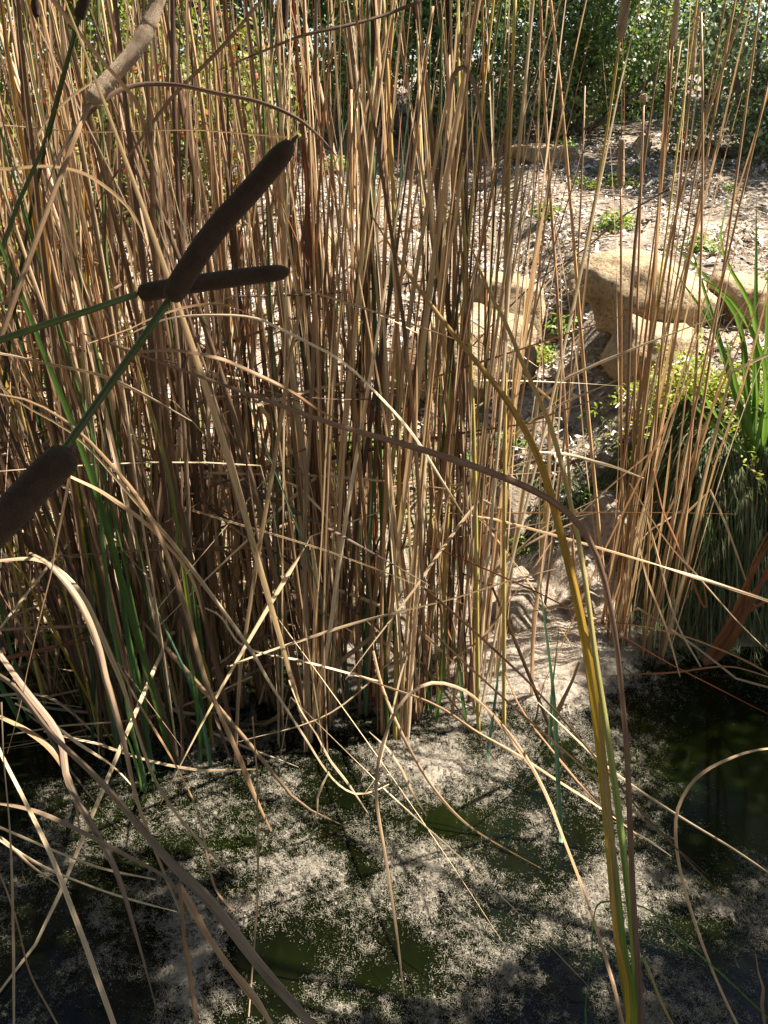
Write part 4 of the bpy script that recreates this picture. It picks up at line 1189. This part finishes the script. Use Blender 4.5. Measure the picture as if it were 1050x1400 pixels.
single('russet stalk leaning out of the sparse clump towards the shrub', [(868, 640), (935, 250), (973, 140), (1017, 7), (1040, -60)], 2.3, (842, 880), 0.0042, 'stalk')
single('thin dark broken stalk slanting low across the leaning green one', [(720, 397), (800, 340), (850, 297), (915, 258)], 2.1, (560, 560), 0.003, 'dark')
single('bright yellow stalk in the upper middle of the thicket', [(545, 560), (535, 200), (522, -40)], 2.2, (540, 1015), 0.006, 'stalkyellow')
single('yellow stalk close beside the slim dark seed head', [(648, 600), (628, 150), (626, -40)], 2.2, (655, 1005), 0.0055, 'stalkyellow')
single('yellow stalk rising from the right edge of the middle clump', [(690, 640), (696, 230), (706, -40)], 2.2, (690, 1000), 0.0055, 'stalkyellow')
single('golden brown stalk standing beyond the middle clump', [(775, 600), (745, 140), (737, -40)], 2.4, (790, 850), 0.0052, 'stalk')
single('second russet stalk crossing beside the golden brown one', [(800, 520), (765, 110), (748, -40)], 2.4, (835, 868), 0.0055, 'stalk')
single('dark green stalk through the middle of the thicket', [(520, 640), (508, 300), (503, -40)], 2.25, (530, 1010), 0.0065, 'stalkgreen')
single('thick dark brown stalk in the upper thicket near the curling head', [(262, 560), (244, 270), (237, 100), (236, -60)], 1.95, (290, 1000), 0.0075, 'dark')
single('dark stalk standing near the top corner of the thicket', [(70, 560), (36, 180), (24, 0), (20, -60)], 1.9, (150, 1000), 0.0075, 'dark')
single('green stalk standing behind the curling pale seed head', [(160, 560), (142, 300), (134, 0), (133, -60)], 2.0, (190, 1020), 0.0055, 'stalkgreen')
single('yellow orange stalk in the dark water corner', [(45, 890), (30, 817), (10, 730), (-20, 610)], 2.05, (62, 962), 0.006, 'stalkyellow')

hero_blade([(288, 1000), (285, 920), (270, 880), (250, 770), (228, 650), (205, 560), (180, 467), (150, 380)], (1.9, 1.6), [10, 11, 11, 11, 10, 9, 8, 4], 'greenyellow',
           'bright green and yellow blade glowing in the front of the thicket', twist=0.15, pre=onwater(292, 1030))
for k, (pts, w, y) in enumerate([
        ([(198, 1075), (180, 990), (150, 800), (125, 600), (108, 480)], 10, 1.72), ([(210, 1060), (176, 880), (150, 700), (142, 560)], 9, 1.8),
        ([(180, 1000), (150, 860), (120, 730), (98, 600)], 9, 1.9), ([(275, 1046), (270, 960), (256, 870)], 8, 1.85), ([(150, 960), (128, 820), (110, 700)], 8, 2.0),
        ([(192, 1074), (178, 1020), (163, 990)], 6, 1.7), ([(205, 1050), (196, 960), (175, 860), (165, 770)], 9, 1.85)]):
    hero_blade(pts, (y, y - 0.12), [w, w, w * 0.8, 2], 'green', 'slender green blade at the foot of the dense thicket', twist=0.3, group='green blades at the foot of the dense thicket', pre=onwater(pts[0][0], pts[0][1] + 8))
for k, (pts, w, y, lab) in enumerate([
        ([(767, 1146), (763, 1066), (757, 950), (748, 870), (738, 790)], 10, 1.55, 'blue green blade standing in the water beside the fluff'),
        ([(752, 1010), (760, 930), (764, 860)], 7, 1.62, 'short blue green blade against the brown fluff'),
        ([(668, 1040), (676, 960), (682, 900)], 8, 1.85, 'blue green blade at the foot of the middle clump')]):
    hero_blade(pts, (y, y - 0.05), [w, w, w, w * .7, 2], 'bluegreen', lab, twist=0.25, pre=onwater(pts[0][0], pts[0][1] + 6))

r = np.random.default_rng(91)
for k in range(16):
    a = r.uniform(110, 300) if k < 11 else r.uniform(420, 690); b = r.uniform(985, 1050) if k < 11 else r.uniform(960, 1005)
    hh = r.uniform(90, 330) if k < 11 else r.uniform(60, 160); sl = r.normal(-0.12, 0.1)
    f_ = onwater(a, b)
    hero_blade([(a, b), (a + sl * hh * 0.5 + r.normal(0, 4), b - hh * 0.5), (a + sl * hh * 1.1, b - hh)], (f_[1], f_[1] - 0.04), [10, 9, 6, 2], 'green' if r.random() < 0.6 else 'bluegreen',
               'slender green blade at the foot of the dense thicket' if k < 11 else 'short green blade at the foot of the middle tufts', twist=0.3,
               group='green blades at the foot of the dense thicket' if k < 11 else 'green blades at the foot of the middle tufts', pre=f_ - (0, 0, 0.02), seed=300 + k)

# russet bundle of leaf bases leaning over at the right edge
rb = onwater(962, 906); rb[2] = -0.02
rbun = thing('cattail', rb, 'russet bundle of leaf bases leaning out of the water at the bank', 'cattail')
for k, (a, b, w) in enumerate([(1056, 728, 10), (1066, 760, 9), (1044, 748, 8), (1076, 800, 7), (1080, 712, 9), (1030, 770, 5)]):
    hero_blade([(965 + 3 * k, 903), (1005 + 2 * k, 835 + 4 * k), (a, b), (a + 70, b - 130)], (rb[1], rb[1] - 0.15), [w * 0.85, w * 0.8, w * 0.6, 2], 'red', parent=rbun, name='leaf', pre=rb, twist=0.3, seed=60 + k)

# loose and bent dead leaves, one by one
HB = [
    # points, Y, widths px, material, label
    ([(-70, 900), (10, 933), (67, 1003), (133, 1066), (187, 1126), (233, 1180), (287, 1233), (350, 1313), (420, 1392), (500, 1490)], (1.30, 0.72), [12, 14, 17, 20, 23, 24, 20], 'grey', 'widest grey brown dead leaf slanting down over the fluff'),
    ([(-10, 880), (33, 940), (83, 1010), (93, 1066), (127, 1130), (157, 1186), (183, 1266), (200, 1326), (219, 1405), (230, 1480)], (1.35, 0.92), [10, 13, 15, 14, 15, 13, 9, 5, 2], 'grey', 'brown dead leaf bending down to a narrow pale tip'),
    ([(-40, 930), (0, 1026), (33, 1093), (67, 1166), (100, 1253), (127, 1326), (155, 1402), (180, 1480)], (1.25, 0.90), [9, 11, 12, 12, 12, 11], 'pale', 'straight sunlit straw leaf slanting down the near corner'),
    ([(-80, 1090), (0, 1096), (50, 1106), (110, 1133), (183, 1173), (233, 1205), (262, 1250)], (1.25, 1.05), [7, 9, 10, 10, 9, 6], 'grey', 'grey leaf arching low over the fluff into the wide leaf'),
    ([(-70, 950), (0, 980), (33, 996), (67, 1023), (90, 1060), (105, 1110), (110, 1150)], (1.35, 1.15), [11, 13, 13, 12, 9, 3], 'tan', 'tan arched leaf entering above the grey one'),
    ([(2, 960), (5, 1033), (13, 1133), (17, 1300), (19, 1420)], (1.2, 0.92), [4, 6, 7, 6, 5], 'tan', 'thin tan leaf hanging almost straight down the picture edge'),
    ([(-20, 1160), (0, 1196), (20, 1253), (40, 1333), (77, 1400), (100, 1440)], (1.1, 0.95), [4, 5, 6, 5, 3], 'tan', 'thin curled straw leaf in the near corner'),
    ([(236, 1225), (246, 1208), (253, 1283), (262, 1350), (272, 1410), (280, 1470)], (1.02, 0.88), [6, 9, 10, 10, 9], 'tan', 'folded brown leaf hanging from the wide dead leaf'),
    ([(246, 1212), (262, 1243), (285, 1285), (315, 1325), (350, 1366), (372, 1400)], (1.0, 0.85), [14, 18, 18, 17, 14], 'tan', 'broad brown leaf tucked under the wide dead leaf'),
    ([(-60, 1105), (0, 1133), (60, 1160), (133, 1188), (213, 1203)], (1.35, 1.28), [5, 6, 7, 6, 3], 'pale', 'slim pale leaf lying low on the fluff'),
    ([(-60, 1100), (0, 1147), (60, 1185), (127, 1213), (190, 1233), (242, 1247)], (1.3, 1.2), [5, 6, 7, 6, 2], 'pale', 'second slim pale leaf lying just below the first'),
    ([(-60, 1120), (0, 1147), (40, 1180), (97, 1222)], (1.25, 1.2), [5, 6, 6, 2], 'tan', 'short pale leaf end under the two slim ones'),
    ([(160, 905), (183, 950), (233, 1033), (267, 1100), (283, 1163), (297, 1217), (317, 1243), (342, 1222)], (1.6, 1.3), [4, 6, 7, 8, 8, 6, 4], 'tan', 'slender leaf curling up at its tip on the fluff'),
    ([(20, 962), (77, 996), (120, 1026), (167, 1060), (182, 1075)], (1.6, 1.55), [5, 7, 7, 4], 'pale', 'short straw leaf lying across the dark water'),
    ([(60, 1000), (120, 1018), (200, 1040), (267, 1050), (350, 1052)], (1.75, 1.72), [5, 6, 6, 4], 'tan', 'tan leaf lying level along the foot of the thicket'),
    ([(10, 1005), (77, 995), (187, 983), (287, 950), (345, 925)], (1.75, 1.9), [3, 5, 6, 4], 'tan', 'narrow tan leaf rising slightly towards the thicket foot'),
    ([(40, 756), (67, 770), (110, 820), (133, 880), (143, 933), (167, 1016), (187, 1093), (213, 1160), (242, 1236), (252, 1262)], (1.35, 1.08), [6, 13, 15, 15, 15, 16, 15, 13, 6], 'tan', 'broad tan leaf arching down in front of the green blades'),
    ([(-50, 775), (0, 766), (60, 766), (105, 800), (140, 862), (170, 933), (193, 1010), (213, 1066), (247, 1120), (280, 1158), (316, 1195)], (1.45, 1.38), [5, 8, 10, 12, 13, 12, 10, 9, 8, 3], 'pale', 'bright arched leaf curving down beside the broad tan one'),
    ([(-60, 530), (0, 540), (43, 550), (100, 584), (150, 634), (195, 690), (233, 770), (260, 850), (283, 930), (305, 980), (328, 1034), (347, 1085), (370, 1137)], (1.25, 1.55), [6, 7, 8, 9, 12, 15, 17, 17, 16, 14, 10, 5], 'tan', 'long broad tan leaf running down to a dark curled end'),
    ([(-50, 480), (20, 545), (100, 592), (187, 684), (230, 733), (283, 803), (347, 893), (370, 933), (417, 1006), (447, 1053), (465, 1073), (487, 1085), (510, 1082), (532, 1072)], (1.3, 1.62), [4, 6, 8, 10, 10, 9, 9, 8, 7, 7, 6, 3], 'pale', 'long pale leaf crossing the thicket foot and hooking up at its end'),
    ([(96, 652), (140, 672), (187, 705), (227, 745), (260, 790), (280, 850)], (1.4, 1.55), [7, 9, 9, 8, 3], 'tan', 'tan leaf end bending over behind the fat seed head'),
    ([(97, 640), (93, 660), (73, 743), (50, 857), (30, 960), (10, 1030)], (1.15, 1.3), [8, 9, 9, 8, 3], 'tan', 'brown leaf hanging below the fat seed head'),
    ([(-50, 478), (0, 483), (50, 494), (143, 517), (200, 543), (262, 576)], (1.2, 1.25), [5, 6, 8, 7, 2], 'tan', 'thin tan leaf tip crossing below the level seed head'),
    ([(110, 455), (190, 478), (223, 476), (283, 487), (350, 512), (400, 535), (432, 558), (464, 576)], (1.15, 1.25), [6, 8, 9, 10, 10, 8, 3], 'tan', 'brown leaf tip drooping just above the long maroon blade'),
    ([(150, 470), (227, 437), (300, 432), (350, 436), (380, 448), (420, 467), (467, 492), (517, 537), (567, 594), (610, 665), (635, 706)], (1.3, 1.75), [4, 5, 6, 7, 7, 7, 7, 6, 2], 'pale', 'long thin pale leaf drooping from the level head into the middle clump'),
    ([(120, 470), (227, 430), (300, 417), (350, 433)], (1.3, 1.4), [3, 5, 5, 2], 'tan', 'short russet leaf tip just below the level seed head'),
    ([(60, 270), (80, 213), (127, 150), (173, 120), (233, 115), (300, 127), (350, 137), (407, 162), (440, 190), (460, 214)], (1.3, 1.5), [6, 9, 11, 11, 10, 10, 9, 7, 3], 'brown', 'dark brown leaf arching across the upper thicket', ),
    ([(-50, 226), (0, 228), (67, 227), (117, 237), (150, 260), (183, 297), (200, 330)], (1.4, 1.5), [8, 10, 10, 10, 8, 3], 'tan', 'golden arched leaf bending down from the picture edge'),
    ([(40, -50), (70, 0), (133, 80), (163, 113), (190, 147), (203, 200), (215, 240)], (1.2, 1.4), [13, 14, 13, 11, 9, 4], 'grey', 'pale grey leaf slanting in front of the curling head'),
    ([(-30, 168), (7, 170), (100, 175), (200, 178), (350, 186), (420, 190)], (1.7, 1.75), [3, 4, 4, 4, 3], 'tan', 'very thin straight straw lying level across the upper thicket'),
    ([(380, -30), (350, 7), (293, 73), (233, 133), (167, 227), (120, 300)], (1.6, 1.75), [7, 8, 8, 7, 3], 'brown', 'dark leaf slanting down from the top across the thicket'),
    ([(300, 96), (350, 77), (417, 53), (483, 33), (563, 3), (640, -30)], (1.8, 1.85), [5, 7, 8, 9, 8], 'brown', 'dark straight leaf sloping up across the top of the middle clump'),
    ([(40, 225), (70, 158), (128, 113), (160, 102)], (1.6, 1.6), [6, 7, 6, 2], 'pale', 'short straw leaf tip below the curling head'),
    ([(0, 350), (40, 235), (70, 150), (103, 40)], (1.35, 1.35), [9, 10, 8, 5], 'stalkgreen', 'green and straw leaf standing against the curling head'),
    ([(595, 320), (600, 250), (612, 150), (622, 100), (632, 92), (645, 110), (657, 167), (668, 220), (674, 262)], (1.95, 1.85), [8, 9, 9, 9, 10, 11, 10, 7, 2], 'grey', 'grey brown leaf folded over sharply with its tip hanging'),
    ([(310, 912), (350, 897), (430, 871), (517, 844), (617, 817), (700, 793), (760, 778)], (1.75, 1.95), [3, 6, 7, 7, 6, 3], 'pale', 'thin pale leaf rising across the foot of the middle clump'),
    ([(383, 657), (400, 664), (425, 685), (448, 710), (455, 730)], (1.95, 1.9), [5, 6, 5, 2], 'pale', 'short bent leaf end in the middle clump'),
    ([(395, 930), (410, 963), (450, 1033), (480, 1075), (503, 1112)], (1.75, 1.65), [4, 6, 6, 3], 'tan', 'tan leaf slanting down into the fluff by the hooked one'),
    ([(760, 1110), (735, 1062), (700, 1013), (667, 970), (627, 940), (583, 935), (550, 960), (527, 1010), (517, 1073), (530, 1166), (543, 1266), (553, 1368)], (1.6, 1.12), [3, 6, 7, 7, 7, 7, 7, 8, 8, 7, 4], 'tan', 'slender brown leaf bent in a high arch over the fluff'),
    ([(480, 920), (510, 933), (603, 970), (650, 1000), (700, 1027), (765, 1068), (827, 1108), (870, 1140)], (1.75, 1.5), [3, 6, 6, 6, 6, 3], 'tan', 'straight tan leaf sloping down behind the arched one'),
    ([(510, 890), (523, 940), (550, 1003), (597, 1083), (637, 1126), (700, 1166), (740, 1188)], (1.75, 1.5), [5, 7, 7, 7, 5, 3], 'tan', 'leaf sweeping down to a russet end in the dark water'),
    ([(505, 1000), (528, 1026), (557, 1076), (583, 1116)], (1.65, 1.6), [4, 6, 7, 3], 'pale', 'short pale leaf leaning in the fluff under the arch'),
    ([(345, 980), (352, 1060), (353, 1146), (348, 1250), (340, 1390)], (1.5, 1.15), [3, 4, 5, 4, 3], 'tan', 'thread thin straw standing before the wide dead leaf'),
    ([(450, 1055), (440, 1080), (427, 1128)], (1.65, 1.6), [4, 6, 2], 'pale', 'tiny straw stub poking out of the fluff'),
    ([(660, 960), (700, 1010), (743, 1080), (773, 1150), (807, 1240), (833, 1333), (850, 1400), (865, 1470)], (1.55, 0.98), [4, 7, 8, 8, 8, 8, 7], 'tan', 'tan leaf slanting down just behind the tall yellow cattail'),
    ([(690, 920), (710, 960), (750, 1016), (780, 1055), (817, 1100)], (1.65, 1.5), [3, 5, 6, 3], 'tan', 'short leaf leaning behind the blue green blade'),
    ([(735, 960), (763, 986), (817, 1036), (860, 1070), (933, 1120), (1000, 1160), (1060, 1200)], (1.5, 1.25), [3, 6, 6, 6, 5, 4], 'pale', 'straight pale leaf running across the dark open water'),
    ([(1120, 1030), (1050, 1023), (1000, 1036), (950, 1066), (926, 1106), (923, 1150), (937, 1226), (960, 1296), (1007, 1400), (1040, 1460)], (1.35, 0.95), [3, 5, 6, 7, 8, 8, 9, 9, 7], 'tan', 'tan leaf bent in a hoop over the open water'),
    ([(808, 1330), (813, 1253), (827, 1236), (883, 1243), (933, 1286), (1000, 1346), (1060, 1402)], (1.15, 0.98), [2, 3, 4, 4, 5, 5], 'green', 'thin green leaf bent over beside the tall yellow cattail'),
    ([(803, 1440), (804, 1380), (807, 1310), (810, 1262)], (1.05, 1.1), [4, 4, 4, 2], 'green', 'small upright green leaf left of the tall yellow cattail'),
    ([(1050, 1420), (1042, 1360), (1033, 1303)], (1.0, 1.05), [7, 8, 3], 'tan', 'short tan leaf end in the dark near water'),
    ([(845, 1120), (863, 1133), (890, 1150), (918, 1171)], (1.35, 1.3), [3, 4, 5, 2], 'pale', 'small straw floating right of the tall yellow cattail'),
    ([(740, 1020), (760, 980), (775, 945), (792, 905)], (1.75, 1.7), [12, 12, 10, 7], 'brown', 'dark broken stub leaning out of the brown fluff'),
    ([(722, 1005), (735, 975), (744, 935)], (1.8, 1.8), [5, 5, 2], 'brown', 'thin dark stub beside the broken one'),
    ([(700, 845), (765, 830), (835, 850), (900, 862), (960, 880), (1040, 915), (1100, 960)], (1.9, 1.65), [4, 6, 6, 5, 5, 4], 'brown', 'brown leaf sagging across the foot of the sparse clump'),
    ([(620, 900), (660, 870), (720, 790), (755, 740)], (1.95, 2.1), [4, 6, 5, 2], 'tan', 'leaf leaning from the middle clump towards the bank'),
    ([(700, 610), (760, 618), (820, 632), (880, 654)], (2.0, 2.05), [3, 6, 7, 3], 'pale', 'pale broken leaf lying across the sparse clump'),
    ([(1050, 925), (1000, 912), (900, 920), (820, 925)], (2.1, 2.15), [3, 4, 4, 2], 'red', 'thin russet straw floating along the bank'),
    ([(893, 640), (905, 700), (940, 780), (965, 830), (955, 760)], (2.2, 2.25), [4, 6, 6, 5, 2], 'red', 'russet leaf folded down beside the grassy bank'),
    ([(880, 690), (905, 780), (930, 860), (958, 912)], (2.25, 2.15), [4, 6, 6, 4], 'pale', 'pale leaf leaning out of the sparse clump to the water'),
    ([(870, 720), (885, 790), (905, 850), (930, 925)], (2.25, 2.1), [4, 6, 6, 4], 'tan', 'tan leaf leaning beside the pale one at the bank'),
    ([(860, 660), (920, 750), (1000, 840), (1060, 900)], (2.1, 1.9), [2, 4, 4, 3], 'tan', 'thin straw leaning from the sparse clump over the dark bank'),
    ([(240, 820), (300, 840), (330, 880), (420, 905), (520, 932)], (1.9, 1.85), [3, 5, 5, 4], 'pale', 'kinked pale straw low in front of the middle clump'),
]
for it in HB:
    hero_blade(it[0], it[1], it[2], it[3], it[4], twist=0.75)

# more fallen leaves lying low among the feet of the thicket
r = np.random.default_rng(5)
for k in range(46):
    a = r.uniform(-30, 480); b = r.uniform(830, 1020)
    p = onwater(a, b)
    L_ = r.uniform(0.25, 0.7); az = r.normal(0, 0.5) + (math.pi if r.random() < 0.5 else 0)
    z0, z1 = r.uniform(0.01, 0.45), 0
    z1 = max(0.01, z0 + r.normal(-0.05, 0.16))
    d = np.array((math.cos(az), math.sin(az) * 0.7, 0)) * L_ / 2
    P = [p - d + (0, 0, z0), p + (r.normal(0, .02), r.normal(0, .03), max(0.012, (z0 + z1) / 2 + r.normal(0, 0.05))), p + d + (0, 0, z1)]
    C = spline(P, 14)
    C[:, 2] = np.maximum(C[:, 2], 0.008)
    N = norm(CAM - C) + r.normal(0, 0.5, 3)
    V, F, lv = ribbon(C, blade_width(14, r.uniform(0.005, 0.011), 0.2), N, 0.2, 4)
    o = mesh_obj('fallen_leaf', V, F, M[pick(r, [('pale', 4), ('tan', 4), ('grey', 1)])], root=C[0], attrs={'lv': lv})
    tag(o, 'thin fallen straw leaf caught among the feet of the thicket', 'leaf', 'fallen leaves among the feet of the thicket')

for k in range(64):
    left_ = k < 40
    a = r.uniform(-30, 360) if left_ else r.uniform(360, 720); b = r.uniform(860, 1000)
    p = onwater(a, b)
    L_ = r.uniform(0.25, 0.8); sl = r.normal(0, 0.75)
    zc = r.uniform(0.25, 1.5)
    d = np.array((math.cos(sl), r.normal(0, 0.35), math.sin(sl))) * L_ / 2
    c_ = p + np.array((0, r.normal(0, 0.1), zc + (0 if zc > abs(d[2]) else abs(d[2]))))
    P = [c_ - d, c_ + (r.normal(0, .03), r.normal(0, .03), r.normal(0.02, 0.05)), c_ + d + (0, 0, -abs(r.normal(0, 0.1)))]
    C = spline(P, 14)
    C[:, 2] = np.maximum(C[:, 2], 0.01)
    V, F, lv = ribbon(C, blade_width(14, r.uniform(0.005, 0.012), 0.15), norm(CAM - C) + r.normal(0, 0.6, 3), 0.18, 4)
    o = mesh_obj('broken_leaf', V, F, M[pick(r, [('pale', 4), ('tan', 4), ('brown', 3), ('grey', 1)])], root=C[0], attrs={'lv': lv})
    pl = 'the dense thicket' if left_ else 'the middle tufts'
    tag(o, 'broken dry leaf tangled crosswise among the stems of ' + pl, 'leaf', 'broken leaves tangled in ' + pl)

# twigs on the slope
for k in range(90):
    x = r.uniform(-0.6, 3.4); y = r.uniform(3.4, 6.6)
    az = r.uniform(0, math.pi); L_ = r.uniform(0.15, 0.5)
    t = np.linspace(-1, 1, 7)
    C = np.stack((x + np.cos(az) * t * L_ / 2 + r.normal(0, .008, 7), y + np.sin(az) * t * L_ / 2 + r.normal(0, .008, 7), 0 * t), -1)
    C[:, 2] = ground_h(C[:, 0], C[:, 1]) + 0.022
    V, F, lv = tube(C, np.linspace(0.005, 0.002, 7), 5)
    o = mesh_obj('twig', V, F, M['stalk' if k % 3 else 'grey'], root=C[0], attrs={'lv': lv})
    tag(o, 'dry twig lying on the leaf litter of the slope', 'twig', 'twigs on the leaf litter')
